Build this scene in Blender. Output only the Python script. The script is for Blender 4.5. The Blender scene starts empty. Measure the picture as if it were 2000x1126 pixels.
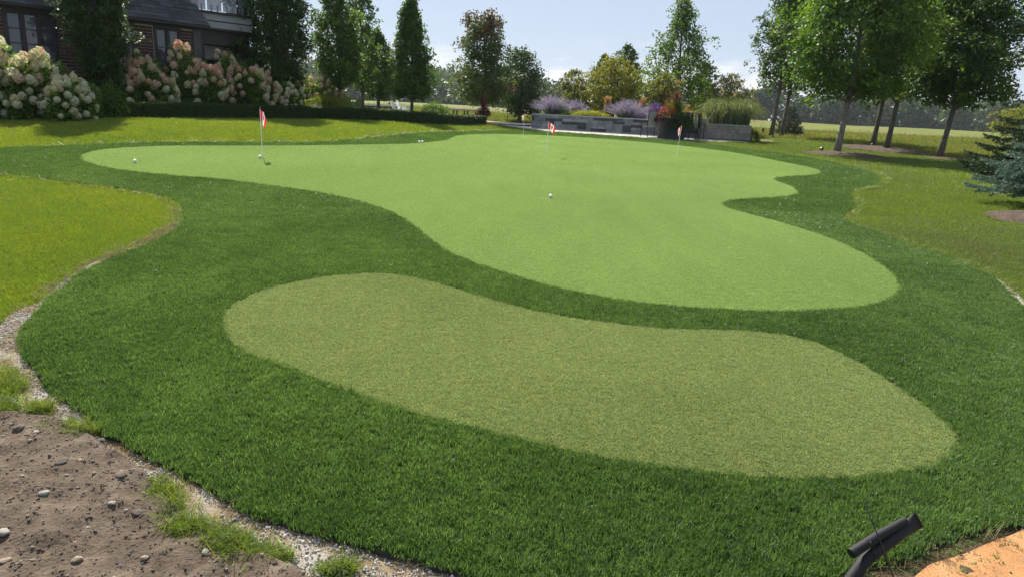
import bpy, math, random
import numpy as np
from mathutils import Vector, Matrix
from mathutils import noise as mnoise
from mathutils.geometry import delaunay_2d_cdt

rng = np.random.default_rng(11)
random.seed(11)
scene = bpy.context.scene
COL = scene.collection
R = math.radians

# ------------------------------------------------------------------ camera
CAM_Z, FPX, PITCH, ROLL = 1.55, 1340.0, R(13.9), R(2.8)
_F = Vector((0, math.cos(PITCH), -math.sin(PITCH)))
_U0 = Vector((0, math.sin(PITCH), math.cos(PITCH)))
_R0 = Vector((1, 0, 0))
_RC = _R0 * math.cos(ROLL) + _U0 * math.sin(ROLL)
_UC = _U0 * math.cos(ROLL) - _R0 * math.sin(ROLL)
cd = bpy.data.cameras.new('camera')
cd.sensor_width = 36.0
cd.lens = 36.0 * FPX / 2000.0
cd.clip_start, cd.clip_end = 0.05, 3000.0
cam = bpy.data.objects.new('camera', cd)
M = Matrix((( _RC.x, _UC.x, -_F.x, 0), (_RC.y, _UC.y, -_F.y, 0), (_RC.z, _UC.z, -_F.z, CAM_Z), (0, 0, 0, 1)))
cam.matrix_world = M
COL.objects.link(cam)
scene.camera = cam

# ------------------------------------------------------------------ light
CLOUD = 4.7
SUN_EL, SUN_AZ = R(44), R(-24)            # azimuth measured from +Y towards +X
world = bpy.data.worlds.new('World')
scene.world = world
world.use_nodes = True
wt = world.node_tree
wt.nodes.clear()
def wn(t, **k):
    n = wt.nodes.new(t)
    for a, b in k.items(): setattr(n, a, b)
    return n
w_out = wn('ShaderNodeOutputWorld'); w_bg = wn('ShaderNodeBackground')
w_sky = wn('ShaderNodeTexSky', sky_type='NISHITA', sun_disc=False, sun_elevation=SUN_EL,
           sun_rotation=SUN_AZ, altitude=200.0, air_density=1.0, dust_density=0.5, ozone_density=1.6)
w_bg.inputs["Strength"].default_value = 0.060
w_tc = wn('ShaderNodeTexCoord')
w_map = wn('ShaderNodeMapping'); w_map.inputs['Scale'].default_value = (1, 1, 3.2); w_map.inputs['Location'].default_value = (CLOUD, 0.0, 0.0)
w_noise = wn('ShaderNodeTexNoise'); w_noise.inputs['Scale'].default_value = 7.5
w_noise.inputs['Detail'].default_value = 8; w_noise.inputs['Roughness'].default_value = 0.58
w_ramp = wn('ShaderNodeValToRGB')
w_ramp.color_ramp.elements[0].position = 0.47; w_ramp.color_ramp.elements[1].position = 0.60
w_sep = wn('ShaderNodeSeparateXYZ')
w_band = wn('ShaderNodeValToRGB')       # low cumulus band near the horizon
e = w_band.color_ramp.elements
e[0].position = 0.0; e[0].color = (1, 1, 1, 1)
e[1].position = 0.115; e[1].color = (0, 0, 0, 1)
k = e.new(0.06); k.color = (1, 1, 1, 1)
w_mul = wn('ShaderNodeMath', operation='MULTIPLY')
w_mul2 = wn('ShaderNodeMath', operation='MULTIPLY'); w_mul2.inputs[1].default_value = 0.85
w_mix = wn('ShaderNodeMixRGB'); w_mix.inputs['Color2'].default_value = (9.0, 9.0, 9.2, 1)
w_hz = wn('ShaderNodeMixRGB'); w_hz.inputs['Color2'].default_value = (4.75, 5.5, 7.0, 1); w_hz.inputs['Fac'].default_value = 0.78
L = wt.links.new
L(w_tc.outputs['Generated'], w_map.inputs['Vector']); L(w_map.outputs['Vector'], w_noise.inputs['Vector'])
L(w_noise.outputs['Fac'], w_ramp.inputs['Fac']); L(w_tc.outputs['Generated'], w_sep.inputs['Vector'])
L(w_sep.outputs['Z'], w_band.inputs['Fac']); L(w_band.outputs['Color'], w_mul.inputs[0]); L(w_ramp.outputs['Color'], w_mul.inputs[1])
L(w_mul.outputs[0], w_mul2.inputs[0]); L(w_mul2.outputs[0], w_mix.inputs['Fac'])
L(w_sky.outputs['Color'], w_hz.inputs['Color1'])
L(w_hz.outputs['Color'], w_mix.inputs['Color1'])
L(w_mix.outputs['Color'], w_bg.inputs['Color']); L(w_bg.outputs['Background'], w_out.inputs['Surface'])

sl = bpy.data.lights.new('sun', 'SUN')
sl.energy = 5.0; sl.angle = R(0.53); sl.color = (1.0, 0.94, 0.84)
sun = bpy.data.objects.new('sun', sl)
sdir = Vector((math.sin(SUN_AZ) * math.cos(SUN_EL), math.cos(SUN_AZ) * math.cos(SUN_EL), math.sin(SUN_EL)))
sun.rotation_euler = sdir.to_track_quat('Z', 'Y').to_euler()
sun.location = sdir * 60
COL.objects.link(sun)
scene.view_settings.view_transform = 'Standard'
scene.view_settings.look = 'None'
scene.view_settings.gamma = 1.0
scene.view_settings.exposure = 1.0
scene.view_settings.use_curve_mapping = False
scene.cycles.max_bounces = 8
scene.cycles.transparent_max_bounces = 8

# ------------------------------------------------------------------ terrain and pixel helpers
def sst(a, b, x):
    t = np.clip((x - a) / (b - a), 0, 1)
    return t * t * (3 - 2 * t)
def g(x, y):
    x = np.asarray(x, float); y = np.asarray(y, float)
    yc = np.maximum(y, -1.5)
    z = 1.15 * (1 - np.exp(-yc / 15.0))
    wl = 1 - sst(-4.5, 1.0, x)
    z = z + wl * 0.38 * sst(8, 16, y) + (1 - wl) * 0.2 * sst(25.5, 31, y)
    far = np.maximum(y - 33, 0)
    z = z + np.minimum(0.0125 * far * far / (far + 6), 0.0125 * 262)
    z = z + sst(40, 80, y) * (0.5 * np.sin(x * 0.045 + y * 0.06) + 0.35 * np.sin(y * 0.13 - x * 0.021 + 1.0))
    z = z - 0.02 * np.maximum(y - 320, 0)
    return z
def gz(x, y): return float(g(x, y))
def ray(u, v):
    return _RC * ((u - 1000) / FPX) + _UC * ((563 - v) / FPX) + _F
def at(u, v, y):                      # the point seen at a pixel at distance y in front
    d = ray(u, v); return Vector((0, 0, CAM_Z)) + d * (y / d.y)
def pt(u, v):                         # the ground point seen at a pixel
    d = ray(u, v); ts = np.geomspace(1.2, 600, 3000)
    h = CAM_Z + d.z * ts - g(d.x * ts, d.y * ts)
    i = np.argmax(h < 0)
    if not (h < 0).any(): i = len(ts) - 1
    i = max(i, 1); a, b = ts[i - 1], ts[i]
    t = a + (b - a) * h[i - 1] / (h[i - 1] - h[i] + 1e-12)
    p = d * t
    return Vector((p.x, p.y, gz(p.x, p.y)))
def base(u, y):                       # ground point in the column of pixel u (near eye height) at distance y
    d = ray(u, 231 + (u - 1000) * 0.049); x = d.x / d.y * y
    return Vector((x, y, gz(x, y)))
def spline(pts, n=6, closed=True):
    P = np.array(pts, float); N = len(P); out = []
    for i in range(N if closed else N - 1):
        p0, p1, p2, p3 = (P[(i + k) % N] if closed else P[min(max(i + k, 0), N - 1)] for k in (-1, 0, 1, 2))
        for j in range(n):
            t = j / n
            out.append(0.5 * ((2 * p1) + (-p0 + p2) * t + (2 * p0 - 5 * p1 + 4 * p2 - p3) * t * t + (-p0 + 3 * p1 - 3 * p2 + p3) * t ** 3))
    if not closed: out.append(P[-1])
    return np.array(out)
def ground_poly(pix, n=5):
    return np.array([[*pt(u, v)[:2]] for u, v in spline(pix, n)])
def inside(P, Q):                      # even-odd test, points P (N,2) in polygon Q
    x, y = P[:, 0], P[:, 1]; r = np.zeros(len(P), bool)
    x0, y0 = Q[:, 0], Q[:, 1]; x1, y1 = np.roll(x0, -1), np.roll(y0, -1)
    for a, b, c, d in zip(x0, y0, x1, y1):
        if b == d: continue
        m = (b > y) != (d > y)
        r ^= m & (x < (c - a) * (y - b) / (d - b) + a)
    return r

# ------------------------------------------------------------------ object helpers
def tag(o, label=None, cat=None, group=None, kind=None):
    if label: o['label'] = label
    if cat: o['category'] = cat
    if group: o['group'] = group
    if kind: o['kind'] = kind
    return o
def empty(name, loc, rz=0.0, label=None, cat=None, group=None):
    o = bpy.data.objects.new(name, None); COL.objects.link(o)
    o.empty_display_size = 0.2
    o.location = loc; o.rotation_euler = (0, 0, rz)
    return tag(o, label, cat, group)
def link(name, me, mat=None, parent=None, loc=None, rot=None):
    o = bpy.data.objects.new(name, me); COL.objects.link(o)
    if mat is not None and not me.materials: me.materials.append(mat)
    if parent is not None: o.parent = parent
    if loc is not None: o.location = loc
    if rot is not None: o.rotation_euler = rot
    return o
def mesh(name, V, F, smooth=False):
    V = np.asarray(V, np.float32); me = bpy.data.meshes.new(name)
    if isinstance(F, np.ndarray):
        n, k = F.shape
        me.vertices.add(len(V)); me.vertices.foreach_set('co', V.ravel())
        me.loops.add(n * k); me.loops.foreach_set('vertex_index', F.astype(np.int32).ravel())
        me.polygons.add(n); me.polygons.foreach_set('loop_start', np.arange(0, n * k, k, dtype=np.int32))
        me.polygons.foreach_set('loop_total', np.full(n, k, np.int32))
        me.update(calc_edges=True)
    else:
        me.from_pydata(V.tolist(), [], F)
    if smooth: me.polygons.foreach_set('use_smooth', np.ones(len(me.polygons), bool))
    me.update()
    return me
def attr(me, name, vals, dom='POINT', typ='FLOAT'):
    a = me.attributes.new(name, typ, dom)
    v = np.asarray(vals, np.float32 if typ != 'INT' else np.int32)
    a.data.foreach_set('value' if typ in ('FLOAT', 'INT') else 'vector', v.ravel())
class MB:                              # collects simple solids into one mesh
    def __init__(s): s.V, s.F = [], []
    def add(s, V, F):
        o = len(s.V); s.V += [tuple(v) for v in V]; s.F += [tuple(i + o for i in f) for f in F]; return s
    def box(s, x0, x1, y0, y1, z0, z1):
        return s.add([(x0,y0,z0),(x1,y0,z0),(x1,y1,z0),(x0,y1,z0),(x0,y0,z1),(x1,y0,z1),(x1,y1,z1),(x0,y1,z1)],
                     [(3,2,1,0),(4,5,6,7),(0,1,5,4),(1,2,6,5),(2,3,7,6),(3,0,4,7)])
    def hexa(s, P):                    # 8 corners, bottom ring then top ring
        return s.add(P, [(3,2,1,0),(4,5,6,7),(0,1,5,4),(1,2,6,5),(2,3,7,6),(3,0,4,7)])
    def tube(s, path, rad, n=8, cap=True):
        path = [Vector(p) for p in path]; m = len(path)
        rad = rad if hasattr(rad, '__len__') else [rad] * m
        V, ref = [], Vector((0.31, 0.2, 0.93)).normalized()
        for i, p in enumerate(path):
            d = (path[min(i + 1, m - 1)] - path[max(i - 1, 0)]).normalized()
            a = d.cross(ref)
            if a.length < 0.05: a = d.cross(Vector((1, 0, 0)))
            a.normalize(); b = d.cross(a)
            for j in range(n):
                t = 2 * math.pi * j / n
                V.append(p + (a * math.cos(t) + b * math.sin(t)) * rad[i])
        F = [(i*n+j, i*n+(j+1) % n, (i+1)*n+(j+1) % n, (i+1)*n+j) for i in range(m - 1) for j in range(n)]
        if cap: F += [tuple(range(n - 1, -1, -1)), tuple((m-1)*n + j for j in range(n))]
        return s.add(V, F)
    def lathe(s, prof, n=20, c=(0, 0, 0)):
        V = [(c[0] + r * math.cos(2*math.pi*j/n), c[1] + r * math.sin(2*math.pi*j/n), c[2] + z) for r, z in prof for j in range(n)]
        m = len(prof)
        return s.add(V, [(i*n+j, i*n+(j+1) % n, (i+1)*n+(j+1) % n, (i+1)*n+j) for i in range(m - 1) for j in range(n)])
    def me(s, name, smooth=False): return mesh(name, np.array(s.V), s.F, smooth)
    def build(s, name, mat, parent=None, smooth=False): return link(name, s.me(name, smooth), mat, parent)

# ------------------------------------------------------------------ materials
def nmat(name):
    m = bpy.data.materials.new(name); m.use_nodes = True
    nt = m.node_tree; b = nt.nodes['Principled BSDF']
    return m, nt, b
def noise_node(nt, scale, detail=4, rough=0.6, coord='Object', stretch=None):
    tc = nt.nodes.new('ShaderNodeTexCoord'); n = nt.nodes.new('ShaderNodeTexNoise')
    n.inputs['Scale'].default_value = scale; n.inputs['Detail'].default_value = detail; n.inputs['Roughness'].default_value = rough
    if stretch:
        mp = nt.nodes.new('ShaderNodeMapping'); mp.inputs['Scale'].default_value = stretch
        nt.links.new(tc.outputs[coord], mp.inputs['Vector']); nt.links.new(mp.outputs['Vector'], n.inputs['Vector'])
    else: nt.links.new(tc.outputs[coord], n.inputs['Vector'])
    return n
def ramp(nt, src, stops):
    r = nt.nodes.new('ShaderNodeValToRGB'); e = r.color_ramp.elements
    e[0].position, e[0].color = stops[0][0], (*stops[0][1], 1)
    e[1].position, e[1].color = stops[-1][0], (*stops[-1][1], 1)
    for p, c in stops[1:-1]: e.new(p).color = (*c, 1)
    nt.links.new(src, r.inputs['Fac']); return r
def surf(name, stops, scale=8, rough=0.7, bump=0.0, bscale=None, spec=0.4, detail=5, stretch=None, metallic=0.0, dist=0.02, vary=0.0):
    m, nt, b = nmat(name)
    n = noise_node(nt, scale, detail, stretch=stretch); src = n.outputs['Fac']
    if vary:                            # every piece has its own tone
        oi = nt.nodes.new('ShaderNodeObjectInfo'); mr = nt.nodes.new('ShaderNodeMapRange')
        mr.inputs['To Min'].default_value = -vary; mr.inputs['To Max'].default_value = vary
        ad = nt.nodes.new('ShaderNodeMath'); ad.operation = 'ADD'
        nt.links.new(oi.outputs['Random'], mr.inputs['Value']); nt.links.new(src, ad.inputs[0]); nt.links.new(mr.outputs['Result'], ad.inputs[1]); src = ad.outputs[0]
    r = ramp(nt, src, stops)
    nt.links.new(r.outputs['Color'], b.inputs['Base Color'])
    b.inputs['Roughness'].default_value = rough; b.inputs['Specular IOR Level'].default_value = spec; b.inputs['Metallic'].default_value = metallic
    if bump:
        n2 = noise_node(nt, bscale or scale * 3, 6, stretch=stretch); bp = nt.nodes.new('ShaderNodeBump')
        bp.inputs['Strength'].default_value = bump; bp.inputs['Distance'].default_value = dist
        nt.links.new(n2.outputs['Fac'], bp.inputs['Height']); nt.links.new(bp.outputs['Normal'], b.inputs['Normal'])
    return m
def leafmat(name, stops, trans=0.4, rough=0.5, spec=0.2, inst=False, tcol=(1.25, 1.15, 0.5), attrname='tint'):
    """leaf or blade: per-leaf tint attribute picks the colour; part of the light passes through"""
    m, nt, b = nmat(name)
    a = nt.nodes.new('ShaderNodeAttribute'); a.attribute_name = attrname
    a.attribute_type = 'INSTANCER' if inst else 'GEOMETRY'
    src = a.outputs['Fac']
    if inst:                            # every blade of a tuft differs a little too
        a2 = nt.nodes.new('ShaderNodeAttribute'); a2.attribute_name = 'blade'
        ad = nt.nodes.new('ShaderNodeMath'); ad.operation = 'ADD'
        nt.links.new(src, ad.inputs[0]); nt.links.new(a2.outputs['Fac'], ad.inputs[1]); src = ad.outputs[0]
    r = ramp(nt, src, stops)
    nt.links.new(r.outputs['Color'], b.inputs['Base Color'])
    b.inputs['Roughness'].default_value = rough; b.inputs['Specular IOR Level'].default_value = spec
    mul = nt.nodes.new('ShaderNodeMixRGB'); mul.blend_type = 'MULTIPLY'; mul.inputs['Fac'].default_value = 1
    mul.inputs['Color2'].default_value = (*tcol, 1); nt.links.new(r.outputs['Color'], mul.inputs['Color1'])
    t = nt.nodes.new('ShaderNodeBsdfTranslucent'); nt.links.new(mul.outputs['Color'], t.inputs['Color'])
    mx = nt.nodes.new('ShaderNodeMixShader'); mx.inputs['Fac'].default_value = trans
    nt.links.new(b.outputs['BSDF'], mx.inputs[1]); nt.links.new(t.outputs['BSDF'], mx.inputs[2])
    nt.links.new(mx.outputs['Shader'], nt.nodes['Material Output'].inputs['Surface'])
    return m
G3 = lambda a, b, c: [(0.0, a), (0.5, b), (1.0, c)]
MAT = {}
MAT['bark'] = surf('bark', [(0.3, (.05,.043,.035)), (0.7, (.16,.145,.125))], 14, .9, .6, 40, stretch=(1,1,.25))
MAT['bark_pale'] = surf('bark_pale', [(0.3, (.11,.10,.085)), (0.7, (.26,.245,.21))], 14, .9, .5, 40, stretch=(1,1,.25))
MAT['leaf_maple'] = leafmat('leaf_maple', G3((0.044,0.103,0.019),(0.082,0.172,0.027),(0.180,0.282,0.042)), .5)
MAT['leaf_maple_dark'] = leafmat('leaf_maple_dark', G3((0.033,0.076,0.018),(0.058,0.121,0.025),(0.131,0.214,0.036)), .46)
MAT['leaf_pear'] = leafmat('leaf_pear', G3((.05,.105,.026),(.088,.175,.04),(.16,.26,.058)), .48)
MAT['leaf_dark'] = leafmat('leaf_dark', G3((0.024,0.050,0.015),(0.042,0.080,0.023),(0.096,0.158,0.034)), .36)
MAT['leaf_linden'] = leafmat('leaf_linden', G3((0.031,0.063,0.025),(0.050,0.096,0.033),(0.089,0.151,0.042)), .38)
MAT['leaf_yellow'] = leafmat('leaf_yellow', G3((0.124,0.151,0.025),(0.220,0.241,0.031),(0.358,0.331,0.049)), .5)
MAT['leaf_autumn'] = leafmat('leaf_autumn', [(0, (0.089,0.131,0.033)), (.6, (0.193,0.214,0.049)), (.85, (0.276,0.220,0.069)), (1, (0.345,0.180,0.055))], .48)
MAT['leaf_red'] = leafmat('leaf_red', [(0, (.046,.105,.022)), (.45, (.095,.165,.032)), (.68, (.12,.10,.06)), (1, (.145,.06,.055))], .45, tcol=(1.2, 1.0, .75))
MAT['leaf_shrub'] = leafmat('leaf_shrub', G3((0.049,0.111,0.025),(0.103,0.193,0.036),(0.234,0.331,0.055)), .48)
MAT['leaf_far'] = leafmat('leaf_far', G3((.026,.052,.022),(.050,.088,.032),(.095,.138,.042)), .3)
MAT['needle_blue'] = leafmat('needle_blue', G3((.075,.125,.09),(.135,.205,.155),(.23,.31,.25)), .15, tcol=(1,1.05,.9))
MAT['needle_dark'] = leafmat('needle_dark', G3((.022,.042,.022),(.038,.066,.032),(.075,.115,.05)), .15)
MAT['box_leaf'] = leafmat('box_leaf', G3((0.022,0.044,0.012),(0.041,0.078,0.018),(0.110,0.171,0.032)), .3)
# ------------------------------------------------------------------ ground sheets
def sheet(name, poly, off, res, mat, res_far=None, disp=None, skirt=0.0, kind='structure', label=None, zf=g, smooth=True):
    """a ground-hugging sheet: outline plus interior points, triangulated"""
    lo, hi = poly.min(0), poly.max(0); pts = []
    y = lo[1] + res * .5
    while y < hi[1]:
        r = res if not res_far else max(res, res + (res_far - res) * min(max((y - 4) / 20, 0), 1))
        xs = np.arange(lo[0] + r * .5, hi[0], r)
        if len(xs): pts.append(np.stack([xs + rng.uniform(-.2, .2, len(xs)) * r, np.full(len(xs), y) + rng.uniform(-.2, .2, len(xs)) * r], 1))
        y += r
    I = np.concatenate(pts); I = I[inside(I, poly)]
    co = [Vector(p) for p in poly] + [Vector(p) for p in I]
    n = len(poly)
    vs, es, fs, *_ = delaunay_2d_cdt(co, [], [list(range(n))], 1, 1e-5)
    V = np.array([[v.x, v.y] for v in vs]); z = zf(V[:, 0], V[:, 1]) + off
    if disp is not None: z = z + disp(V)
    V = np.c_[V, z]; F = [tuple(f) for f in fs]
    V = V.tolist()
    if skirt:
        m = len(V); 
        for p in range(n): V.append([V[p][0], V[p][1], V[p][2] - skirt])
        area = sum(poly[i][0] * poly[(i+1) % n][1] - poly[(i+1) % n][0] * poly[i][1] for i in range(n))
        for i in range(n):
            j = (i + 1) % n
            F.append((m+i, m+j, j, i) if area > 0 else (i, j, m+j, m+i))
    me = mesh(name, V, F, smooth)
    # make faces look up
    o = link(name, me, mat); tag(o, label, None, None, kind)
    return o
def ripple(V, s, a, seed=0.0, octs=3):
    out = np.zeros(len(V))
    for i, p in enumerate(V):
        f, k, t = s, a, 0.0
        for _ in range(octs):
            t += k * mnoise.noise((p[0] * f + seed, p[1] * f, seed * 1.7)); f *= 2.1; k *= .5
        out[i] = t
    return out

GREEN_PX = [(158,313),(168,303),(200,296),(260,291),(350,288),(450,288),(560,288),(680,286),(780,284),(830,281),(870,276),(885,269),(915,265),(980,264),(1060,266),(1150,271),(1250,279),(1350,289),(1450,303),(1530,319),(1580,329),(1603,337),(1600,343),(1575,346),(1540,348),(1514,352),(1520,358),(1545,367),(1558,377),(1555,383),(1530,388),(1480,391),(1430,395),(1411,401),(1420,410),(1470,424),(1540,443),(1620,470),(1690,502),(1735,533),(1756,562),(1750,580),(1720,597),(1670,607),(1600,612),(1520,615),(1440,613),(1350,608),(1260,600),(1180,588),(1100,572),(1020,550),(950,528),(890,505),(850,482),(815,452),(775,425),(725,405),(660,388),(580,374),(500,363),(420,353),(340,347),(270,340),(210,331),(175,322)]
PAD_PX = [(436,640),(440,617),(465,596),(510,575),(570,559),(640,546),(700,541),(740,540),(790,545),(840,556),(900,573),(960,591),(1030,610),(1110,626),(1200,638),(1290,648),(1360,651),(1440,651),(1490,656),(1560,668),(1630,692),(1700,730),(1760,770),(1810,806),(1845,836),(1865,862),(1862,885),(1835,908),(1790,925),(1720,937),(1640,943),(1560,944),(1480,941),(1390,934),(1300,923),(1200,907),(1100,887),(1000,864),(900,838),(800,812),(700,779),(620,748),(550,721),(490,700),(455,677),(440,658)]
FRINGE_PX = [(-90,305),(0,293),(100,289),(200,285),(300,282),(400,281),(500,281),(600,281),(680,277),(740,271),(800,264),(860,261),(940,258),(1000,257),(1060,259),(1150,264),(1250,271),(1350,280),(1450,292),(1550,306),(1640,322),(1700,340),(1720,355),(1700,366),(1660,376),(1664,392),(1668,406),(1645,424),(1664,443),(1707,456),(1738,470),(1813,495),(1863,513),(1930,543),(1962,573),(2000,609),(2050,660),(2100,740),(2140,840),(2130,930),(2080,985),(2000,1021),(1887,1053),(1820,1075),(1752,1098),(1685,1116),(1600,1134),(1450,1152),(1200,1160),(1000,1148),(900,1130),(837,1115),(775,1100),(675,1072),(575,1040),(500,1010),(410,964),(345,934),(276,895),(242,867),(199,851),(164,815),(95,770),(65,726),(44,692),(43,664),(60,635),(85,605),(115,575),(150,547),(185,525),(240,500),(300,480),(345,452),(355,430),(360,410),(345,395),(290,380),(200,366),(100,353),(0,341),(-90,330)]
GREEN = ground_poly(GREEN_PX, 4)
PAD = ground_poly(PAD_PX, 4)
FRINGE = ground_poly(FRINGE_PX, 4)
FRINGE = FRINGE + np.c_[ripple(FRINGE, 3.0, .022, 3.3), ripple(FRINGE, 3.0, .022, 8.1)]
def gpts(pix): return np.array([[*pt(u, v)[:2]] for u, v in pix])
SOIL = gpts(spline([(-120,800),(0,817),(60,818),(130,842),(200,886),(262,922),(322,984),(372,1030),(432,1074),(500,1100),(560,1120),(600,1145),(640,1170),(600,1240),(200,1260),(-200,1200)], 5))
STRIP = gpts(spline([(30,610),(75,590),(120,555),(170,520),(250,488),(320,460),(352,428),(370,440),(330,500),(200,570),(110,640),(80,700),(120,760),(220,840),(340,915),(500,995),(700,1060),(900,1115),(1050,1160),(760,1185),(560,1130),(380,1050),(250,960),(120,880),(-20,850),(-130,790),(-110,680),(-20,640)], 4))
CORNER = gpts(spline([(1560,1160),(1690,1112),(1760,1090),(1830,1068),(1900,1045),(2000,1015),(2090,975),(2160,1010),(2160,1120),(2000,1220),(1700,1230)], 4))
SAND = gpts(spline([(1770,1160),(1800,1118),(1850,1094),(1905,1076),(1950,1058),(2000,1040),(2090,1004),(2170,1040),(2170,1140),(2000,1230),(1800,1230)], 4))
EDGING = gpts(spline([(1930,536),(1965,556),(1995,582),(2040,625),(2075,668),(2062,680),(2020,634),(1980,596),(1950,568)], 4))
LAWN = np.array([(-26,-1.5)] + [(-26, y) for y in (5, 12, 20, 27)] + [(-14,29),(-4,30.5),(0,31),(1.2,29.6),(4,29.2),(8,28.9),(10.5,28.5)]
                + [tuple(pt(u, v)[:2]) for u, v in ((1500,270),(1560,273),(1640,281),(1720,291),(1800,302),(1870,312),(1950,322),(2060,340))] + [(24,17),(26,8),(26,-1.5)])
PATIO = np.array([(-1.2,30.4),(.85,28.6),(3.2,28.1),(5.8,27.3),(7.3,27.4),(9.0,27.9),(9.4,28.6),(9.4,29),(4,31.5),(0.8,34),(-4,36),(-6,34),(-2.5,31.8)])

# far ground to the horizon
def ground_sheet():
    ys = np.concatenate([np.arange(-6, 60, 1.5), np.geomspace(60, 900, 60)])
    ts = np.linspace(-1, 1, 81)
    X = np.array([[t * (40 + 1.2 * max(y, 0)) for t in ts] for y in ys]); Y = np.repeat(ys[:, None], 81, 1)
    Z = g(X, Y) - 0.03
    V = np.stack([X, Y, Z], 2).reshape(-1, 3); n = 81
    i, j = np.meshgrid(np.arange(len(ys) - 1), np.arange(n - 1), indexing='ij'); a = (i * n + j).ravel()
    return mesh('meadow', V, np.stack([a, a + 1, a + n + 1, a + n], 1), True)
MAT['meadow'] = surf('meadow', [(0.36, (.15,.10,.05)), (0.44, (.14,.14,.03)), (0.52, (.10,.135,.02)), (0.60, (.15,.16,.028)), (0.66, (.105,.135,.02))], .075, .9, .8, 1.2, .15, 9, stretch=(1,1.8,1), dist=.15)
link('meadow', ground_sheet(), MAT['meadow'])['kind'] = 'structure'

MAT['lawn_base'] = surf('lawn_base', [(0.3, (.05,.085,.016)), (0.6, (.085,.13,.02)), (0.8, (.12,.15,.03))], 1.2, .9, .6, 60, .1, 8)
MAT['fringe_base'] = surf('fringe_base', [(0.3, (.012,.028,.008)), (0.7, (.022,.045,.012))], 30, .9, .3, 90, .1)
MAT['green_base'] = surf('green_base', [(0.3, (.12,.18,.035)), (0.7, (.17,.24,.05))], 120, .9, .5, 260, .1, dist=.006)
MAT['pad_base'] = surf('pad_base', [(0.3, (.09,.11,.025)), (0.7, (.13,.15,.035))], 120, .9, .5, 260, .1, dist=.006)
MAT['backing'] = surf('backing', [(0.3, (.012,.012,.010)), (0.7, (.04,.034,.025))], 30, .9)
MAT['soil'] = surf('soil', [(0.25, (.066,.048,.034)), (0.5, (.118,.089,.064)), (0.75, (.185,.145,.108))], 9, .95, .9, 70, .12, 10, dist=.012)
MAT['strip'] = surf('strip', [(0.3, (.12,.085,.05)), (0.48, (.24,.18,.11)), (0.6, (.33,.30,.26)), (0.75, (.42,.40,.37))], 5, .95, .8, 90, .1, 10, dist=.01)
MAT['sand'] = surf('sand', [(0.25, (.20,.13,.08)), (0.45, (.41,.205,.085)), (0.7, (.53,.29,.135))], 4.5, .95, .6, 120, .1, 10, dist=.008)
MAT['mulch_edge'] = surf('edge_soil', [(0.3, (.035,.028,.018)), (0.55, (.085,.065,.04)), (0.75, (.16,.115,.06))], 9, .95, .8, 60, .1, 9, dist=.01)
MAT['paving'] = surf('paving', [(0.3, (.36,.33,.29)), (0.7, (.50,.47,.42))], 2.5, .85, .15, 50, .2)
sheet('lawn', LAWN, -.014, .5, MAT['lawn_base'])
sheet('gravel_strip', STRIP, .004, .06, MAT['strip'], disp=lambda V: ripple(V, 7, .008, 2.0))
soil_disp = lambda V: ripple(V, 2.2, .014, 5.0, 2) + ripple(V, 8, .018, 1.0, 3) + ripple(V, 22, .012, 7.0, 2)
sheet('soil', SOIL, .042, .022, MAT['soil'], disp=soil_disp)
sheet('edge_soil', CORNER, .004, .04, MAT['mulch_edge'], disp=lambda V: ripple(V, 9, .008, 3.0))
sheet('edging_strip', EDGING, .006, .08, MAT['strip'])
sheet('sand', SAND, .012, .05, MAT['sand'], disp=lambda V: ripple(V, 5, .012, 9.0))
PATZ = 1.175
fr = sheet('turf_fringe', FRINGE, .020, .3, MAT['fringe_base'], res_far=.8, skirt=.05)
fr.data.materials.append(MAT['backing'])
for p in fr.data.polygons:
    if len(p.vertices) == 4: p.material_index = 1
gr = sheet('putting_green', GREEN, .026, .3, MAT['green_base'], res_far=.8)
pd = sheet('chipping_pad', PAD, .026, .25, MAT['pad_base'])

# ------------------------------------------------------------------ blades, instanced as ground cover
HID = bpy.data.collections.new('blade_sources')       # sources only, never linked into the scene
def blades(name, n, spread, h, w, lean, mat, segs=2, curl=.5, hvar=.35):
    V, F, T = [], [], []
    for i in range(n):
        a = rng.uniform(0, 2 * math.pi); r = spread * math.sqrt(rng.uniform()); bx, by = r * math.cos(a), r * math.sin(a)
        az = rng.uniform(0, 2 * math.pi); hh = h * (1 + rng.uniform(-hvar, hvar)); ln = lean * hh * rng.uniform(.2, 1)
        fa = rng.uniform(0, 2 * math.pi); ww = w * rng.uniform(.7, 1.2); sx, sy = math.cos(fa) * ww / 2, math.sin(fa) * ww / 2
        o = len(V)
        for k in range(segs):
            t = k / segs; q = t + curl * (t * t - t); d = ln * t * t + 0.0
            px, py, pz = bx + math.cos(az) * ln * (t ** 1.8), by + math.sin(az) * ln * (t ** 1.8), hh * (t - .18 * curl * t * t)
            f = 1 - .25 * t
            V += [(px - sx * f, py - sy * f, pz), (px + sx * f, py + sy * f, pz)]
        V.append((bx + math.cos(az) * ln, by + math.sin(az) * ln, hh * (1 - .18 * curl)))
        for k in range(segs - 1): F.append((o + 2*k, o + 2*k + 1, o + 2*k + 3, o + 2*k + 2))
        F.append((o + 2*(segs-1), o + 2*(segs-1) + 1, o + 2*segs))
    me = mesh(name, V, F); me.materials.append(mat)
    attr(me, 'blade', np.repeat(rng.normal(0, .25, n), len(V) // n))
    return me
def source(colname, meshes):
    c = bpy.data.collections.new(colname)
    for i, m in enumerate(meshes): c.objects.link(bpy.data.objects.new('%s_%03d' % (colname, i), m))
    return c
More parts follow.
